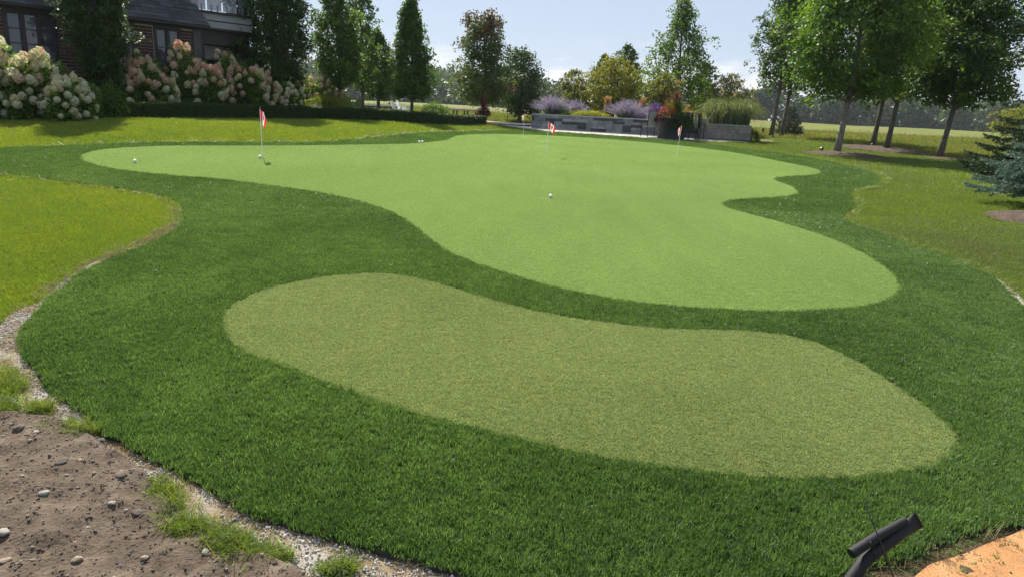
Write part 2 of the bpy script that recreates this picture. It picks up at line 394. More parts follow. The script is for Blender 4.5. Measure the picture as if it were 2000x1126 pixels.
def scatter_gn(colsrc):
    ng = bpy.data.node_groups.new('scatter_' + colsrc.name, 'GeometryNodeTree')
    ng.interface.new_socket('Geometry', in_out='INPUT', socket_type='NodeSocketGeometry')
    ng.interface.new_socket('Geometry', in_out='OUTPUT', socket_type='NodeSocketGeometry')
    N = ng.nodes.new; l = ng.links.new
    i, o = N('NodeGroupInput'), N('NodeGroupOutput')
    ci = N('GeometryNodeCollectionInfo'); ci.inputs['Collection'].default_value = colsrc
    ci.inputs['Separate Children'].default_value = True; ci.inputs['Reset Children'].default_value = True
    ip = N('GeometryNodeInstanceOnPoints'); ip.inputs['Pick Instance'].default_value = True
    def na(name, typ):
        a = N('GeometryNodeInputNamedAttribute'); a.data_type = typ; a.inputs['Name'].default_value = name; return a
    l(i.outputs[0], ip.inputs['Points']); l(ci.outputs[0], ip.inputs['Instance'])
    l(na('idx', 'INT').outputs[0], ip.inputs['Instance Index'])
    l(na('rot', 'FLOAT_VECTOR').outputs[0], ip.inputs['Rotation']); l(na('scl', 'FLOAT_VECTOR').outputs[0], ip.inputs['Scale'])
    l(ip.outputs[0], o.inputs[0])
    return ng
def scatter(name, colsrc, P, rot, scl, tint, kind='stuff', label=None, idx=None):
    me = bpy.data.meshes.new(name); me.vertices.add(len(P)); me.vertices.foreach_set('co', np.asarray(P, np.float32).ravel())
    attr(me, 'idx', rng.integers(0, len(colsrc.objects), len(P)) if idx is None else idx, typ='INT')
    attr(me, 'rot', rot, typ='FLOAT_VECTOR'); attr(me, 'scl', scl, typ='FLOAT_VECTOR'); attr(me, 'tint', tint)
    o = bpy.data.objects.new(name, me); COL.objects.link(o)
    md = o.modifiers.new('scatter', 'NODES'); md.node_group = scatter_gn(colsrc)
    return tag(o, label, None, None, kind)
def cover(polys, holes, d0, d1, dens0, dref, smax, zoff, wide=.95):
    """random points over the ground inside polys and outside holes; density falls with distance as tufts grow"""
    out, S = [], []
    edges = np.geomspace(d0, d1, 26)
    lo = min(p[:, 0].min() for p in polys); hi = max(p[:, 0].max() for p in polys)
    for a, b in zip(edges[:-1], edges[1:]):
        s = min(max((a + b) / 2 / dref, 1), smax); dn = dens0 / s ** 2
        x0, x1 = max(lo, -wide * b - .6), min(hi, wide * b + .6)
        if x1 <= x0: continue
        n = int(dn * (x1 - x0) * (b - a)); P = np.c_[rng.uniform(x0, x1, n), rng.uniform(a, b, n)]
        m = np.zeros(n, bool)
        for q in polys: m |= inside(P, q)
        for q in holes: m &= ~inside(P, q)
        P = P[m]; out.append(P); S.append(np.full(len(P), s))
    P = np.concatenate(out); S = np.concatenate(S)
    return np.c_[P, g(P[:, 0], P[:, 1]) + zoff], S
def vnoise(P, f, seed=0.0):
    return np.array([mnoise.noise((x * f + seed, y * f - seed, seed)) for x, y in P[:, :2]])
def rots(n, tilt=.15):
    return np.c_[rng.normal(0, tilt, n), rng.normal(0, tilt, n), rng.uniform(0, 6.283, n)]

MAT['blade_turf'] = leafmat('blade_turf', G3((.035,.075,.026),(.095,.172,.050),(.25,.36,.135)), .38, .45, .42, True, (1.15,1.2,.5))
MAT['blade_green'] = leafmat('blade_green', G3((.16,.23,.08),(.32,.43,.15),(.50,.61,.27)), .40, .6, .2, True, (1.02,1.1,.8))
MAT['blade_pad'] = leafmat('blade_pad', G3((.13,.18,.068),(.285,.35,.145),(.49,.56,.28)), .40, .6, .2, True, (1.1,1.1,.7))
MAT['blade_lawn'] = leafmat('blade_lawn', [(0, (.13,.155,.075)), (.22, (.165,.21,.065)), (.45, (.17,.235,.038)), (.62, (.165,.262,.024)), (.85, (.24,.31,.027)), (1, (.33,.30,.07))], .42, .5, .3, True, (1.1,1.15,.45))
MAT['blade_dry'] = leafmat('blade_dry', [(0, (.16,.12,.06)), (.5, (.26,.20,.10)), (1, (.40,.34,.20))], .3, .7, .2, True, (1,1,.8))

def lods(name, n, spread, h, w, lean, mat, segs=2, curl=.5, hvar=.35, var=4, levels=(1, 2, 4)):
    return [blades(name, n, spread * k, h, w * k, lean, mat, segs if k == 1 else max(1, segs - 1), curl, hvar) for k in levels for _ in range(var)]
LODS, VAR = (1, 2, 4), 4
turf_src = source('turf_tuft', lods('turf_tuft', 26, .026, .021, .0028, .5, MAT['blade_turf']))
green_src = source('green_tuft', lods('green_tuft', 34, .020, .0080, .0022, .8, MAT['blade_green'], 2, .9))
pad_src = source('pad_tuft', lods('pad_tuft', 26, .020, .0080, .0026, .9, MAT['blade_pad'], 2, .9))
lawn_src = source('lawn_tuft', lods('lawn_tuft', 18, .034, .036, .0038, .7, MAT['blade_lawn'], 2))
MAT['blade_meadow'] = leafmat('blade_meadow', [(0, (.13,.165,.04)), (.45, (.19,.225,.05)), (.75, (.25,.25,.075)), (1, (.29,.22,.11))], .4, .7, .15, True, (1.1,1.05,.6))
mead_src = source('meadow_tuft', [blades('meadow_tuft', 16, .068, .036, .0076, .7, MAT['blade_meadow'], 1) for _ in range(4)])
tall_src = source('weed_tuft', [blades('weed_tuft', 22, .035, .085, .0040, 1.1, MAT['blade_lawn'], 3, .8, .5) for _ in range(5)])
dry_src = source('dry_tuft', [blades('dry_tuft', 14, .04, .045, .0030, 2.2, MAT['blade_dry'], 3, 1.2, .5) for _ in range(5)])
def lod_cover(name, src, P, S, T, tilt, zs):
    k = np.where(S < 1.45, 0, np.where(S < 2.9, 1, 2)); q = S / np.array(LODS)[k]; n = len(P)
    scatter(name, src, P, rots(n, tilt), np.c_[q, q, zs], np.clip(T, 0, 1), idx=k * VAR + rng.integers(0, VAR, n))

P, S = cover([FRINGE], [GREEN, PAD], 1.3, 32, 3800, 6.0, 4, .020, 1.3)
T = .46 + .16 * vnoise(P, .8, 2) + .12 * vnoise(P, 3, 12) + .14 * vnoise(P, 8, 5) + rng.normal(0, .08, len(P))
lod_cover('turf_grass', turf_src, P, S, T, .20, rng.uniform(.8, 1.2, len(P)))
P, S = cover([GREEN], [], 3.5, 32, 4600, 9.0, 3, .025)
T = .48 + .10 * vnoise(P, .5, 3) + .05 * vnoise(P * np.array([[1.0, .35, 1.0]]), 3, 1) + rng.normal(0, .05, len(P))
lod_cover('green_pile', green_src, P, S, T, .10, rng.uniform(.8, 1.25, len(P)))
P, S = cover([PAD], [], 2.2, 7, 6500, 8, 5, .025)
T = .54 + .10 * vnoise(P, .7, 4) + .06 * vnoise(P, 3, 6) + rng.normal(0, .05, len(P))
lod_cover('pad_pile', pad_src, P, S, T, .10, rng.uniform(.8, 1.25, len(P)))

LAWN_HOLES = [FRINGE, SOIL, STRIP, CORNER, EDGING, PATIO]
P, S = cover([LAWN], LAWN_HOLES, 1.0, 31, 2700, 6.0, 5, -.012, 1.7)
# the lawn left of the green is sunburnt and yellow, the right one greyer and greener
wl = 1 - sst(-3.0, 2.5, P[:, 0])
T = .27 + .38 * wl + .20 * vnoise(P, .35, 7) + .20 * vnoise(P, 1.1, 8) + .12 * vnoise(P, 4, 9) + rng.normal(0, .07, len(P))
lod_cover('lawn_grass', lawn_src, P, S, T, .22, rng.uniform(.7, 1.2, len(P)))
# rough meadow beyond the mown lawn
MEAD = np.array([(9.2, 28.6)] + [tuple(pt(u, v)[:2]) for u, v in ((1500,268),(1560,271),(1640,279),(1720,289),(1800,300),(1870,310),(1950,320),(2060,338))] + [(24, 16), (60, 20), (90, 62), (-30, 62), (-14, 37), (-4, 37.5), (1, 39.5), (8, 39.5)])
P, S = cover([MEAD], [], 14, 62, 260, 16, 5, -.02, .85)
T = .48 + .30 * vnoise(P, .10, 17) + .2 * vnoise(P, .45, 18) + rng.normal(0, .12, len(P))
S = S * rng.uniform(2.6, 4.2, len(P))
scatter('meadow_grass', mead_src, P, rots(len(P), .25), np.c_[S * .55, S * .55, S * rng.uniform(.15, .42, len(P))], np.clip(T, 0, 1), idx=rng.integers(0, VAR, len(P)))
# ------------------------------------------------------------------ vegetation builders
def nrm(a): return a / (np.linalg.norm(a, axis=-1, keepdims=True) + 1e-9)
def leaf_mesh(name, P, D, N, Ln, Wd, tint, mat, fold=.12):
    """leaf quads: P centre, D long axis, N face normal"""
    D = nrm(D); S = nrm(np.cross(D, N)); N = np.cross(S, D); n = len(P)
    Ln = np.broadcast_to(Ln, n)[:, None]; Wd = np.broadcast_to(Wd, n)[:, None]
    V = np.stack([P - D * Ln * .5, P + S * Wd * .5 + N * Wd * fold - D * Ln * .06, P + D * Ln * .5, P - S * Wd * .5 + N * Wd * fold - D * Ln * .06], 1).reshape(-1, 3)
    me = mesh(name, V, np.arange(n * 4).reshape(n, 4))
    attr(me, 'tint', np.repeat(np.clip(tint, 0, 1), 4)); me.materials.append(mat)
    return me
def prof(pairs):
    a = np.array(pairs, float); return lambda t: np.interp(t, a[:, 0], a[:, 1])
def tree(name, label, loc, H, h0, rad, profile, n_br, n_leaf, leaf, mat, group=None, trunk_r=.12, asc=.6, lean=(0, 0), bark='bark',
         cl_per=5, sig=.16, flat=.8, stems=1, tint_hi=None, cat='tree', tint0=.45, rag=.74, droop=.25, inner=.3, seed=None, wl=.62, tvar=.16):
    """trunk with limbs and twig-borne leaf clusters; profile(t) = crown radius share at height share t of the crown"""
    r_ = np.random.default_rng(seed if seed is not None else rng.integers(1 << 30))
    root = empty(name, loc, 0, label, cat, group)
    tb = MB()
    def axis(h, k=0):
        q = h / H
        return np.array([lean[0] * q + .04 * H * .25 * math.sin(q * 5 + k), lean[1] * q + .04 * H * .25 * math.cos(q * 4 + k), h])
    for s in range(stems):
        off = np.array([0, 0, 0.]) if stems == 1 else np.array([math.cos(s * 2.4), math.sin(s * 2.4), 0]) * trunk_r * 1.4
        hs = np.linspace(-.08, H * .93, 9); pth = []
        for h in hs:
            p = axis(max(h, 0)) - (axis(0) * np.array([1, 1, 0])); p[2] = h
            pth.append(p + off * (1 + 2.2 * max(h, 0) / H * (stems > 1)))
        rr = [trunk_r * (1.28 if i == 0 else 1.0) * max(.08, (1 - .92 * max(h, 0) / H)) ** .8 for i, h in enumerate(hs)]
        tb.tube(pth, rr, 10)
    C, Rr = [], []
    for i in range(n_br):
        t = ((i + r_.uniform(0, 1)) / n_br) ** .85
        h_end = h0 + t * (H - h0); r = rad * float(profile(t)) * r_.uniform(rag, 1.12)
        a = i * 2.39996 + r_.normal(0, .35)
        hs = max(h0 * .8, h_end - r * asc - .1)
        S = axis(min(hs, H * .92)) - axis(0) * np.array([1, 1, 0]); S[2] = min(hs, H * .92)
        E = axis(h_end) - axis(0) * np.array([1, 1, 0]) + np.array([math.cos(a) * r, math.sin(a) * r, 0]); E[2] = h_end - r * droop * .3
        M_ = (S + E) / 2 + np.array([0, 0, r * .12])
        br = max(.010, trunk_r * .30 * (1 - t * .7))
        tb.tube([S, M_, E], [br, br * .65, br * .25], 5, False)
        k = max(2, int(cl_per * (0.5 + float(profile(t)))))
        for j in range(k):
            q = inner + (1 - inner) * math.sqrt(r_.uniform())
            B = S * (1-q)**2 + 2 * M_ * q * (1-q) + E * q * q
            B = B + r_.normal(0, 1, 3) * np.array([1, 1, .7]) * r * .20 * q
            if r_.uniform() < .4: tb.tube([M_ if q > .5 else S, B], [br * .35, br * .15], 4, False)
            C.append(B); Rr.append(sig * rad * r_.uniform(.6, 1.25))
    C = np.array(C); Rr = np.array(Rr); m = len(C)
    w = Rr ** 1.5; w /= w.sum(); idx = r_.choice(m, n_leaf, p=w)
    O = r_.normal(0, 1, (n_leaf, 3)); O = nrm(O) * (r_.uniform(0, 1, (n_leaf, 1)) ** .45) * 1.35
    CN = nrm(r_.normal(0, .5, (m, 3)) + np.array([0, 0, .8]) + nrm(C * np.array([1, 1, 0]) + 1e-6) * .45)[idx]
    O -= CN * (O * CN).sum(1, keepdims=True) * (1 - flat * .5)
    P = C[idx] + O * Rr[idx][:, None]
    ax = np.array([lean[0], lean[1], 0]) * (P[:, 2:3] / H)
    out = nrm((P - ax) * np.array([1, 1, 0]) + 1e-6)
    D = nrm(out * .6 + r_.normal(0, .6, (n_leaf, 3)) + np.array([0, 0, -droop]))
    N = nrm(r_.normal(0, .38, (n_leaf, 3)) + CN)
    ct = r_.normal(0, tvar, m)
    tint = tint0 + ct[idx] + r_.normal(0, .14, n_leaf)
    if tint_hi is not None: tint = tint + tint_hi(P, r_)
    Ls = leaf * r_.uniform(.7, 1.3, n_leaf)
    tb.build('trunk', MAT[bark], root, True)
    tag(link('crown', leaf_mesh('crown', P, D, N, Ls, Ls * wl, tint, mat), None, root), kind='stuff')
    return root
def conifer(name, label, loc, H, rad, n_wh, mat, needle=.03, seed=1, droop=.25, power=.9, nstep=.05, cat='tree', n_side=4, wd=.10, group=None, zlow=.06):
    """spruce: whorls of boughs with flat side shoots, each shoot bristling with needles"""
    r_ = np.random.default_rng(seed); root = empty(name, loc, 0, label, cat, group); tb = MB()
    tb.tube([(0, 0, -.1), (0, 0, H * .5), (0, 0, H)], [H * .022, H * .014, .006], 8)
    SP = []
    for w_ in range(n_wh):
        t = (w_ + .5) / n_wh; h = H * (zlow + (1 - zlow) * t); L0 = rad * (1 - t) ** power
        nb = int(6 + 5 * (1 - t))
        for b in range(nb):
            a = 2 * math.pi * b / nb + w_ * .7 + r_.normal(0, .15); L_ = L0 * r_.uniform(.75, 1.12)
            d = np.array([math.cos(a), math.sin(a), 0]); n = max(3, int(L_ / .11)); pth = []
            for k in range(n + 1):
                q = k / n; pth.append(np.array([0, 0, h]) + d * L_ * q + np.array([0, 0, L_ * (-droop * q + droop * .9 * q ** 3)]))
            tb.tube(pth, [.012 * (1 - .7 * k / n) + .002 for k in range(n + 1)], 4, False)
            for k in range(n):
                SP.append((pth[k], pth[k + 1]))
                q = k / n
                if q > .2:
                    sl_ = min(L_ * (1 - q) * .6 + .07, .42)
                    for sgn in (-1, 1):
                        sd = nrm(d * .75 + np.array([-d[1], d[0], 0]) * sgn * .8 + np.array([0, 0, r_.normal(-.1, .12)]))
                        e_ = pth[k] + sd * sl_ * r_.uniform(.7, 1.1); SP.append((pth[k], e_))
                        if sl_ > .2:
                            mm = (pth[k] + e_) / 2; SP.append((mm, mm + nrm(d + sd * .2 + r_.normal(0, .2, 3)) * sl_ * .45))
    A = np.array([s[0] for s in SP]); B = np.array([s[1] for s in SP]); ln = np.linalg.norm(B - A, axis=1)
    cnt = np.maximum(3, (ln / nstep * n_side).astype(int)); idx = np.repeat(np.arange(len(A)), cnt); n = len(idx)
    q = r_.uniform(0, 1.05, n)[:, None]; ax = nrm(B - A)[idx]
    P = A[idx] + (B - A)[idx] * q; rd = r_.normal(0, 1, (n, 3)); rd -= ax * (rd * ax).sum(1, keepdims=True); rd = nrm(rd)
    D = nrm(rd * .8 + ax * .65 + np.array([0, 0, .12])); Ls = needle * r_.uniform(.7, 1.2, n)
    tint = .5 + r_.normal(0, .2, n) + .25 * (q[:, 0] - .5)
    tb.build('trunk', MAT['bark'], root, True)
    tag(link('crown', leaf_mesh('crown', P + D * Ls[:, None] * .45, D, nrm(r_.normal(0, 1, (n, 3))), Ls, Ls * wd * 2, tint, mat, .05), None, root), kind='stuff')
    return root
def strips(name, paths, widths, tint, mat):
    """tapered blade strips: paths (n,k,3)"""
    n, k, _ = paths.shape
    T = np.gradient(paths, axis=1); S = nrm(np.cross(nrm(T), rng.normal(0, 1, (n, 1, 3)) + np.array([0, 0, .01])))
    wv = np.asarray(widths).reshape(n, 1, 1) * np.linspace(1, .12, k).reshape(1, k, 1) ** .7
    V = np.stack([paths - S * wv / 2, paths + S * wv / 2], 2).reshape(-1, 3)
    i, j = np.meshgrid(np.arange(n), np.arange(k - 1), indexing='ij'); b = (i * k + j).ravel() * 2
    me = mesh(name, V, np.stack([b, b + 1, b + 3, b + 2], 1)); attr(me, 'tint', np.repeat(np.clip(tint, 0, 1), k * 2)); me.materials.append(mat)
    return me
def arch_paths(n, H, spread, k=6, base_r=.08, up=.5, droop=1.0, r_=rng, dome=0.0):
    a = r_.uniform(0, 2 * math.pi, n); out = spread * r_.uniform(.1, 1, n) ** .8; h = H * r_.uniform(.65, 1.05, n)
    q = np.linspace(0, 1, k)[None, :]; br = base_r * np.sqrt(r_.uniform(0, 1, n)); ba = r_.uniform(0, 2 * math.pi, n)
    rr = out[:, None] * (q ** 1.7)
    z = h[:, None] * (q * (1 + up) - up * q ** 2) - droop * (out[:, None] * .55) * q ** 3.2
    X = br[:, None] * np.cos(ba)[:, None] + rr * np.cos(a)[:, None]; Y = br[:, None] * np.sin(ba)[:, None] + rr * np.sin(a)[:, None]
    z = z * (1 - dome * (out[:, None] / spread) ** 2)
    return np.stack([X, Y, z], 2)
def grass_plant(name, label, loc, H, spread, n, w, mat, cat='grass', group=None, base_r=.12, up=.5, droop=1.0, plumes=0, plume_mat=None, plume_len=.18, plume_w=.035, t0=.5):
    root = empty(name, loc, rng.uniform(0, 6), label, cat, group)
    P = arch_paths(n, H, spread, 6, base_r, up, droop)
    tag(link('foliage', strips('foliage', P, w * rng.uniform(.6, 1.2, n), t0 + rng.normal(0, .2, n), mat), None, root), kind='stuff')
    if plumes:
        S = arch_paths(plumes, H * 1.32, spread * .55, 6, base_r, .25, .25)
        me = strips('stems', S, np.full(plumes, w * .5), .6 + rng.normal(0, .15, plumes), mat)
        tag(link('stems', me, None, root), kind='stuff')
        tip, dr = S[:, -1], nrm(S[:, -1] - S[:, -2]); m = 26
        q = rng.uniform(-.2, 1, (plumes, m, 1)); PP = tip[:, None] - dr[:, None] * (1 - q) * plume_len * .9 + rng.normal(0, plume_w * .30, (plumes, m, 3))
        DD = np.repeat(dr[:, None], m, 1) + rng.normal(0, .35, (plumes, m, 3)); nn = plumes * m
        me = leaf_mesh('plumes', PP.reshape(-1, 3), DD.reshape(-1, 3), rng.normal(0, 1, (nn, 3)), plume_len * .30, plume_w * .4, .5 + rng.normal(0, .25, nn), plume_mat)
        tag(link('plumes', me, None, root), kind='stuff')
    return root
def sage(name, label, loc, H, spread, n, cat='shrub', group=None, fl=None):
    """airy sub-shrub: grey stems, silver leaves below, lilac florets along the upper half"""
    root = empty(name, loc, rng.uniform(0, 6), label, cat, group)
    P = arch_paths(n, H * 1.1, spread, 6, spread * .30, .15, .10, dome=.42)
    tag(link('stems', strips('stems', P, np.full(n, .006), .5 + rng.normal(0, .2, n), MAT['sage_leaf']), None, root), kind='stuff')
    def along(q0, q1, m, jit):
        q = rng.uniform(q0, q1, (n, m)); f = q * 5; i = np.minimum(f.astype(int), 4); t = (f - i)[..., None]
        r = np.arange(n)[:, None]; A = P[r, i] * (1 - t) + P[r, i + 1] * t
        return (A + rng.normal(0, jit, A.shape)).reshape(-1, 3), np.repeat((P[:, -1] - P[:, -3])[:, None], m, 1).reshape(-1, 3)
    A, D = along(.02, .55, 20, .05); m = len(A)
    tag(link('foliage', leaf_mesh('foliage', A, D + rng.normal(0, .12, D.shape), rng.normal(0, 1, A.shape), .06, .022, .5 + rng.normal(0, .22, m), MAT['sage_leaf']), None, root), kind='stuff')
    A, D = along(.45, 1.02, 26, .018); m = len(A)
    tag(link('blossoms', leaf_mesh('blossoms', A, D + rng.normal(0, .15, D.shape), rng.normal(0, 1, A.shape), .032, .018, .5 + rng.normal(0, .25, m), fl or MAT['sage_flower']), None, root), kind='stuff')
    return root
def mound(name, label, loc, rx, ry, h, n, leaf, mat, cat='shrub', group=None, t0=.5, wl=.5, core=True):
    root = empty(name, loc, rng.uniform(0, 6), label, cat, group)
    d = nrm(rng.normal(0, 1, (n, 3))); d[:, 2] = np.abs(d[:, 2]); q = rng.uniform(.45, 1, (n, 1)) ** .5
    lump = 1 + .16 * np.sin(d[:, :1] * 7 + 1) * np.cos(d[:, 1:2] * 6) + .1 * np.sin(d[:, 2:] * 9)
    P = d * q * lump * np.array([rx, ry, h])
    D = nrm(d + rng.normal(0, .7, (n, 3))); N = nrm(d + rng.normal(0, .5, (n, 3)) + np.array([0, 0, .3])); Ls = leaf * rng.uniform(.7, 1.3, n)
    tag(link('foliage', leaf_mesh('foliage', P, D, N, Ls, Ls * wl, t0 + rng.normal(0, .2, n), mat), None, root), kind='stuff')
    return root
MAT['sage_leaf'] = leafmat('sage_leaf', G3((.09,.12,.08),(.15,.18,.13),(.24,.27,.21)), .3)
MAT['sage_flower'] = leafmat('sage_flower', G3((.20,.17,.26),(.31,.26,.38),(.43,.38,.50)), .4, tcol=(1,1,1))
MAT['violet_flower'] = leafmat('violet_flower', G3((.10,.05,.18),(.18,.09,.28),(.28,.16,.40)), .4, tcol=(1,1,1))
MAT['lime_blade'] = leafmat('lime_blade', G3((.12,.16,.015),(.22,.26,.02),(.36,.36,.04)), .45)
MAT['grass_blade'] = leafmat('grass_blade', G3((.05,.09,.02),(.10,.15,.03),(.20,.23,.06)), .42)
MAT['miscanthus'] = leafmat('miscanthus', G3((.06,.10,.035),(.13,.18,.07),(.30,.34,.19)), .42)
MAT['plume_tan'] = leafmat('plume_tan', G3((.28,.16,.06),(.45,.27,.10),(.60,.40,.18)), .45, tcol=(1,.95,.8))
MAT['plume_dark'] = leafmat('plume_dark', G3((.10,.06,.04),(.19,.11,.07),(.32,.22,.14)), .4, tcol=(1,.95,.8))
MAT['red_flower'] = leafmat('red_flower', G3((.42,.03,.012),(.62,.05,.02),(.75,.11,.04)), .4, tcol=(1,.9,.8))
MAT['burgundy_leaf'] = leafmat('burgundy_leaf', G3((.05,.014,.016),(.10,.025,.028),(.19,.05,.045)), .35, tcol=(1.2,.9,.8))

# ------------------------------------------------------------------ trees
P_COL = prof([(0, .42), (.12, .72), (.3, .95), (.6, 1.0), (.8, .85), (1, .15)])
P_PYR = prof([(0, .72), (.12, 1.0), (.35, .82), (.6, .56), (.8, .36), (.93, .20), (1, .08)])
P_OVAL = prof([(0, .55), (.15, .9), (.4, 1.0), (.65, .78), (.85, .45), (1, .10)])
P_VASE = prof([(0, .5), (.15, .95), (.35, 1.0), (.6, .78), (.8, .68), (.93, .62), (1, .42)])
P_ROUND = prof([(0, .65), (.2, .98), (.5, 1.0), (.75, .8), (.9, .5), (1, .15)])
P_BROAD = prof([(0, .42), (.10, .82), (.22, 1.0), (.45, .98), (.7, .78), (.88, .48), (1, .16)])
def tz(u, v, d): return at(u, v, d).z
def tree_px(name, label, ub, d, vtop, vbot, rad_px, profile, n_br, n_leaf, leaf, mat, zb=None, **k):
    b = base(ub, d)
    if zb is not None: b.z = zb
    H = tz(ub, vtop, d) - b.z; h0 = tz(ub, vbot, d) - b.z
    return tree(name, label, b, H, max(h0, .05), rad_px * d / FPX, profile, n_br, n_leaf, leaf, mat, **k)

BIG = 'shade trees beside the lawn'
tree_px('hornbeam_tree', 'dark dense columnar tree in front of the brick house between the hydrangeas', 203, 16.9, -175, 170, 50, P_COL, 130, 26000, .075, MAT['leaf_dark'], trunk_r=.085, asc=1.3, cl_per=5, sig=.24, inner=.35, seed=3, tint0=.42)
tree_px('hornbeam_tree', 'dark dense columnar tree at the end of the pink hydrangea row', 557, 20.9, -150, 178, 45, P_COL, 130, 26000, .08, MAT['leaf_dark'], trunk_r=.09, asc=1.3, cl_per=5, sig=.24, inner=.35, seed=4, tint0=.48)
tree_px('evergreen_tree', 'shaggy dark tree against the balcony of the house', 489, 21.2, -60, 195, 38, P_OVAL, 70, 9000, .10, MAT['leaf_dark'], trunk_r=.08, asc=.8, sig=.25, seed=5, tint0=.45)
tree_px('pear_tree', 'bright green upright tree rising above the small hydrangea', 662, 23.4, -62, 165, 44, P_OVAL, 100, 17000, .085, MAT['leaf_pear'], trunk_r=.07, asc=1.4, cl_per=5, sig=.22, seed=6, tint0=.5)
tree_px('slender_tree', 'thin tall tree with wispy upswept tips behind the bright green upright tree', 707, 27.5, -48, 172, 36, P_VASE, 60, 6500, .10, MAT['leaf_pear'], trunk_r=.07, asc=1.5, cl_per=4, sig=.22, seed=7, tint0=.38)
tree_px('ash_tree', 'short dark tree with ragged crown behind the slender tall tree', 738, 30, 58, 188, 34, P_OVAL, 55, 7000, .11, MAT['leaf_maple_dark'], trunk_r=.08, asc=.9, seed=8, sig=.24)
tree_px('pear_tree', 'pointed pyramid tree standing alone beside the white lawn chairs', 803, 24.5, -4, 188, 45, P_PYR, 120, 19000, .085, MAT['leaf_pear'], trunk_r=.06, asc=.9, cl_per=5, sig=.20, seed=9, tint0=.36)
tree_px('maple_tree', 'maple with reddish purple top above the red urn plant', 942, 33, 22, 200, 55, P_VASE, 95, 13500, .12, MAT['leaf_red'], trunk_r=.09, asc=1.2, cl_per=5, sig=.19, seed=10,
        tint0=.28, tint_hi=lambda P, r_: .42 * sst(2.9, 4.3, P[:, 2] + .5 * np.sin(P[:, 0] * 4) + r_.normal(0, .15, len(P))))
tree_px('linden_tree', 'dark round headed small tree on bare trunk in the meadow', 1014, 40, 98, 222, 43, P_ROUND, 70, 9500, .13, MAT['leaf_linden'], trunk_r=.11, asc=.5, cl_per=6, sig=.26, seed=11)
ZB = 1.78
BED = 'trees in the raised planting bed'
tree_px('shrub_tree', 'pale yellow green bushy tree at the left end of the stone wall bed', 1117, 37, 136, 214, 33, P_ROUND, 45, 4200, .11, MAT['leaf_autumn'], zb=ZB, trunk_r=.05, asc=.8, stems=3, seed=12, tint0=.35, group=BED)
tree_px('shrub_tree', 'olive yellow rounded tree, brightest in the raised bed', 1192, 36, 114, 214, 53, P_ROUND, 75, 9000, .11, MAT['leaf_yellow'], zb=ZB, trunk_r=.06, asc=.9, stems=3, seed=13, tint0=.35, group=BED, sig=.22)
tree_px('oak_tree', 'dark green tree peeking over the olive yellow rounded tree', 1216, 46, 86, 214, 38, P_OVAL, 55, 6000, .15, MAT['leaf_maple_dark'], zb=ZB, trunk_r=.1, seed=14, asc=.7)
tree_px('oak_tree', 'small dark tree showing left behind the olive yellow rounded tree', 1172, 47, 106, 214, 28, P_OVAL, 45, 3800, .15, MAT['leaf_maple_dark'], zb=ZB, trunk_r=.1, seed=15, asc=.7)
tree_px('maple_tree', 'pointed open maple with layered branches above the planter', 1313, 38, -4, 205, 72, prof([(0, .5), (.12, .9), (.3, 1.0), (.5, .72), (.7, .42), (.88, .24), (1, .06)]), 100, 11500, .13, MAT['leaf_maple'], zb=ZB, trunk_r=.09, asc=1.0, cl_per=4, sig=.16, seed=16, tint0=.5, inner=.25)
tree_px('shrub_tree', 'yellowing bushy tree in the raised bed behind the potted red flowers', 1290, 34.5, 146, 208, 38, P_ROUND, 50, 5200, .10, MAT['leaf_autumn'], zb=ZB, trunk_r=.05, asc=.8, stems=3, seed=17, tint0=.42, group=BED)
tree_px('shrub_tree', 'sparse see-through tree with orange tinged leaves behind the arching grass', 1418, 35, 146, 226, 48, P_BROAD, 55, 4300, .10, MAT['leaf_autumn'], zb=ZB - .2, trunk_r=.045, asc=.7, stems=4, seed=18, tint0=.55, group=BED, sig=.15)
tree_px('oak_tree', 'dark green tree between the pointed maple and the sparse orange tinged tree', 1367, 46, 122, 222, 32, P_OVAL, 45, 4800, .15, MAT['leaf_maple_dark'], zb=1.4, trunk_r=.1, seed=19, asc=.7)
tree_px('maple_tree', 'tall shade tree with pale trunk left of a closely paired trunk', 1507, 35, -70, 165, 60, P_BROAD, 80, 10500, .125, MAT['leaf_maple_dark'], trunk_r=.105, asc=.7, cl_per=5, sig=.15, rag=.5, seed=20, group=BIG, lean=(.1, 0), tint0=.45)
tree_px('maple_tree', 'tall shade tree whose darker trunk stands right beside the first paired trunk', 1527, 36, -60, 172, 50, P_BROAD, 70, 8500, .125, MAT['leaf_maple_dark'], trunk_r=.10, asc=.7, cl_per=5, sig=.16, rag=.5, seed=21, group=BIG, lean=(.12, 0), tint0=.48)
def maple_big(label, ub, d, vtop, vbot, rad, n, seed, t0, lean, mat='leaf_maple_dark', tr=.13):
    tree_px('maple_tree', label, ub, d, vtop, vbot, rad, P_BROAD, 105, int(n * .66), .115, MAT[mat], trunk_r=tr, asc=.6, cl_per=6, sig=.165, rag=.55, droop=.4, seed=seed, group=BIG, lean=lean, tint0=t0, bark='bark_pale' if tr == .10 and mat == 'leaf_maple' else 'bark', tvar=.22)
maple_big('big leafy maple with pale thick trunk in the nearest mulch bed', 1640, 23, -150, 176, 128, 56000, 22, .47, (.12, 0), 'leaf_maple', .10)
maple_big('dark maple whose thin dark trunk stands by a small stake in the second mulch bed', 1707, 28.5, -110, 172, 92, 22000, 23, .42, (.12, 0), tr=.095)
maple_big('maple with grey brown trunk at the right edge of the second mulch bed', 1735, 27.5, -120, 178, 100, 20000, 24, .42, (.12, 0), tr=.10)
maple_big('dark round maple with lone leaning trunk nearest the blue spruce', 1841, 23.7, -70, 190, 108, 42000, 25, .46, (.35, 0), tr=.095)
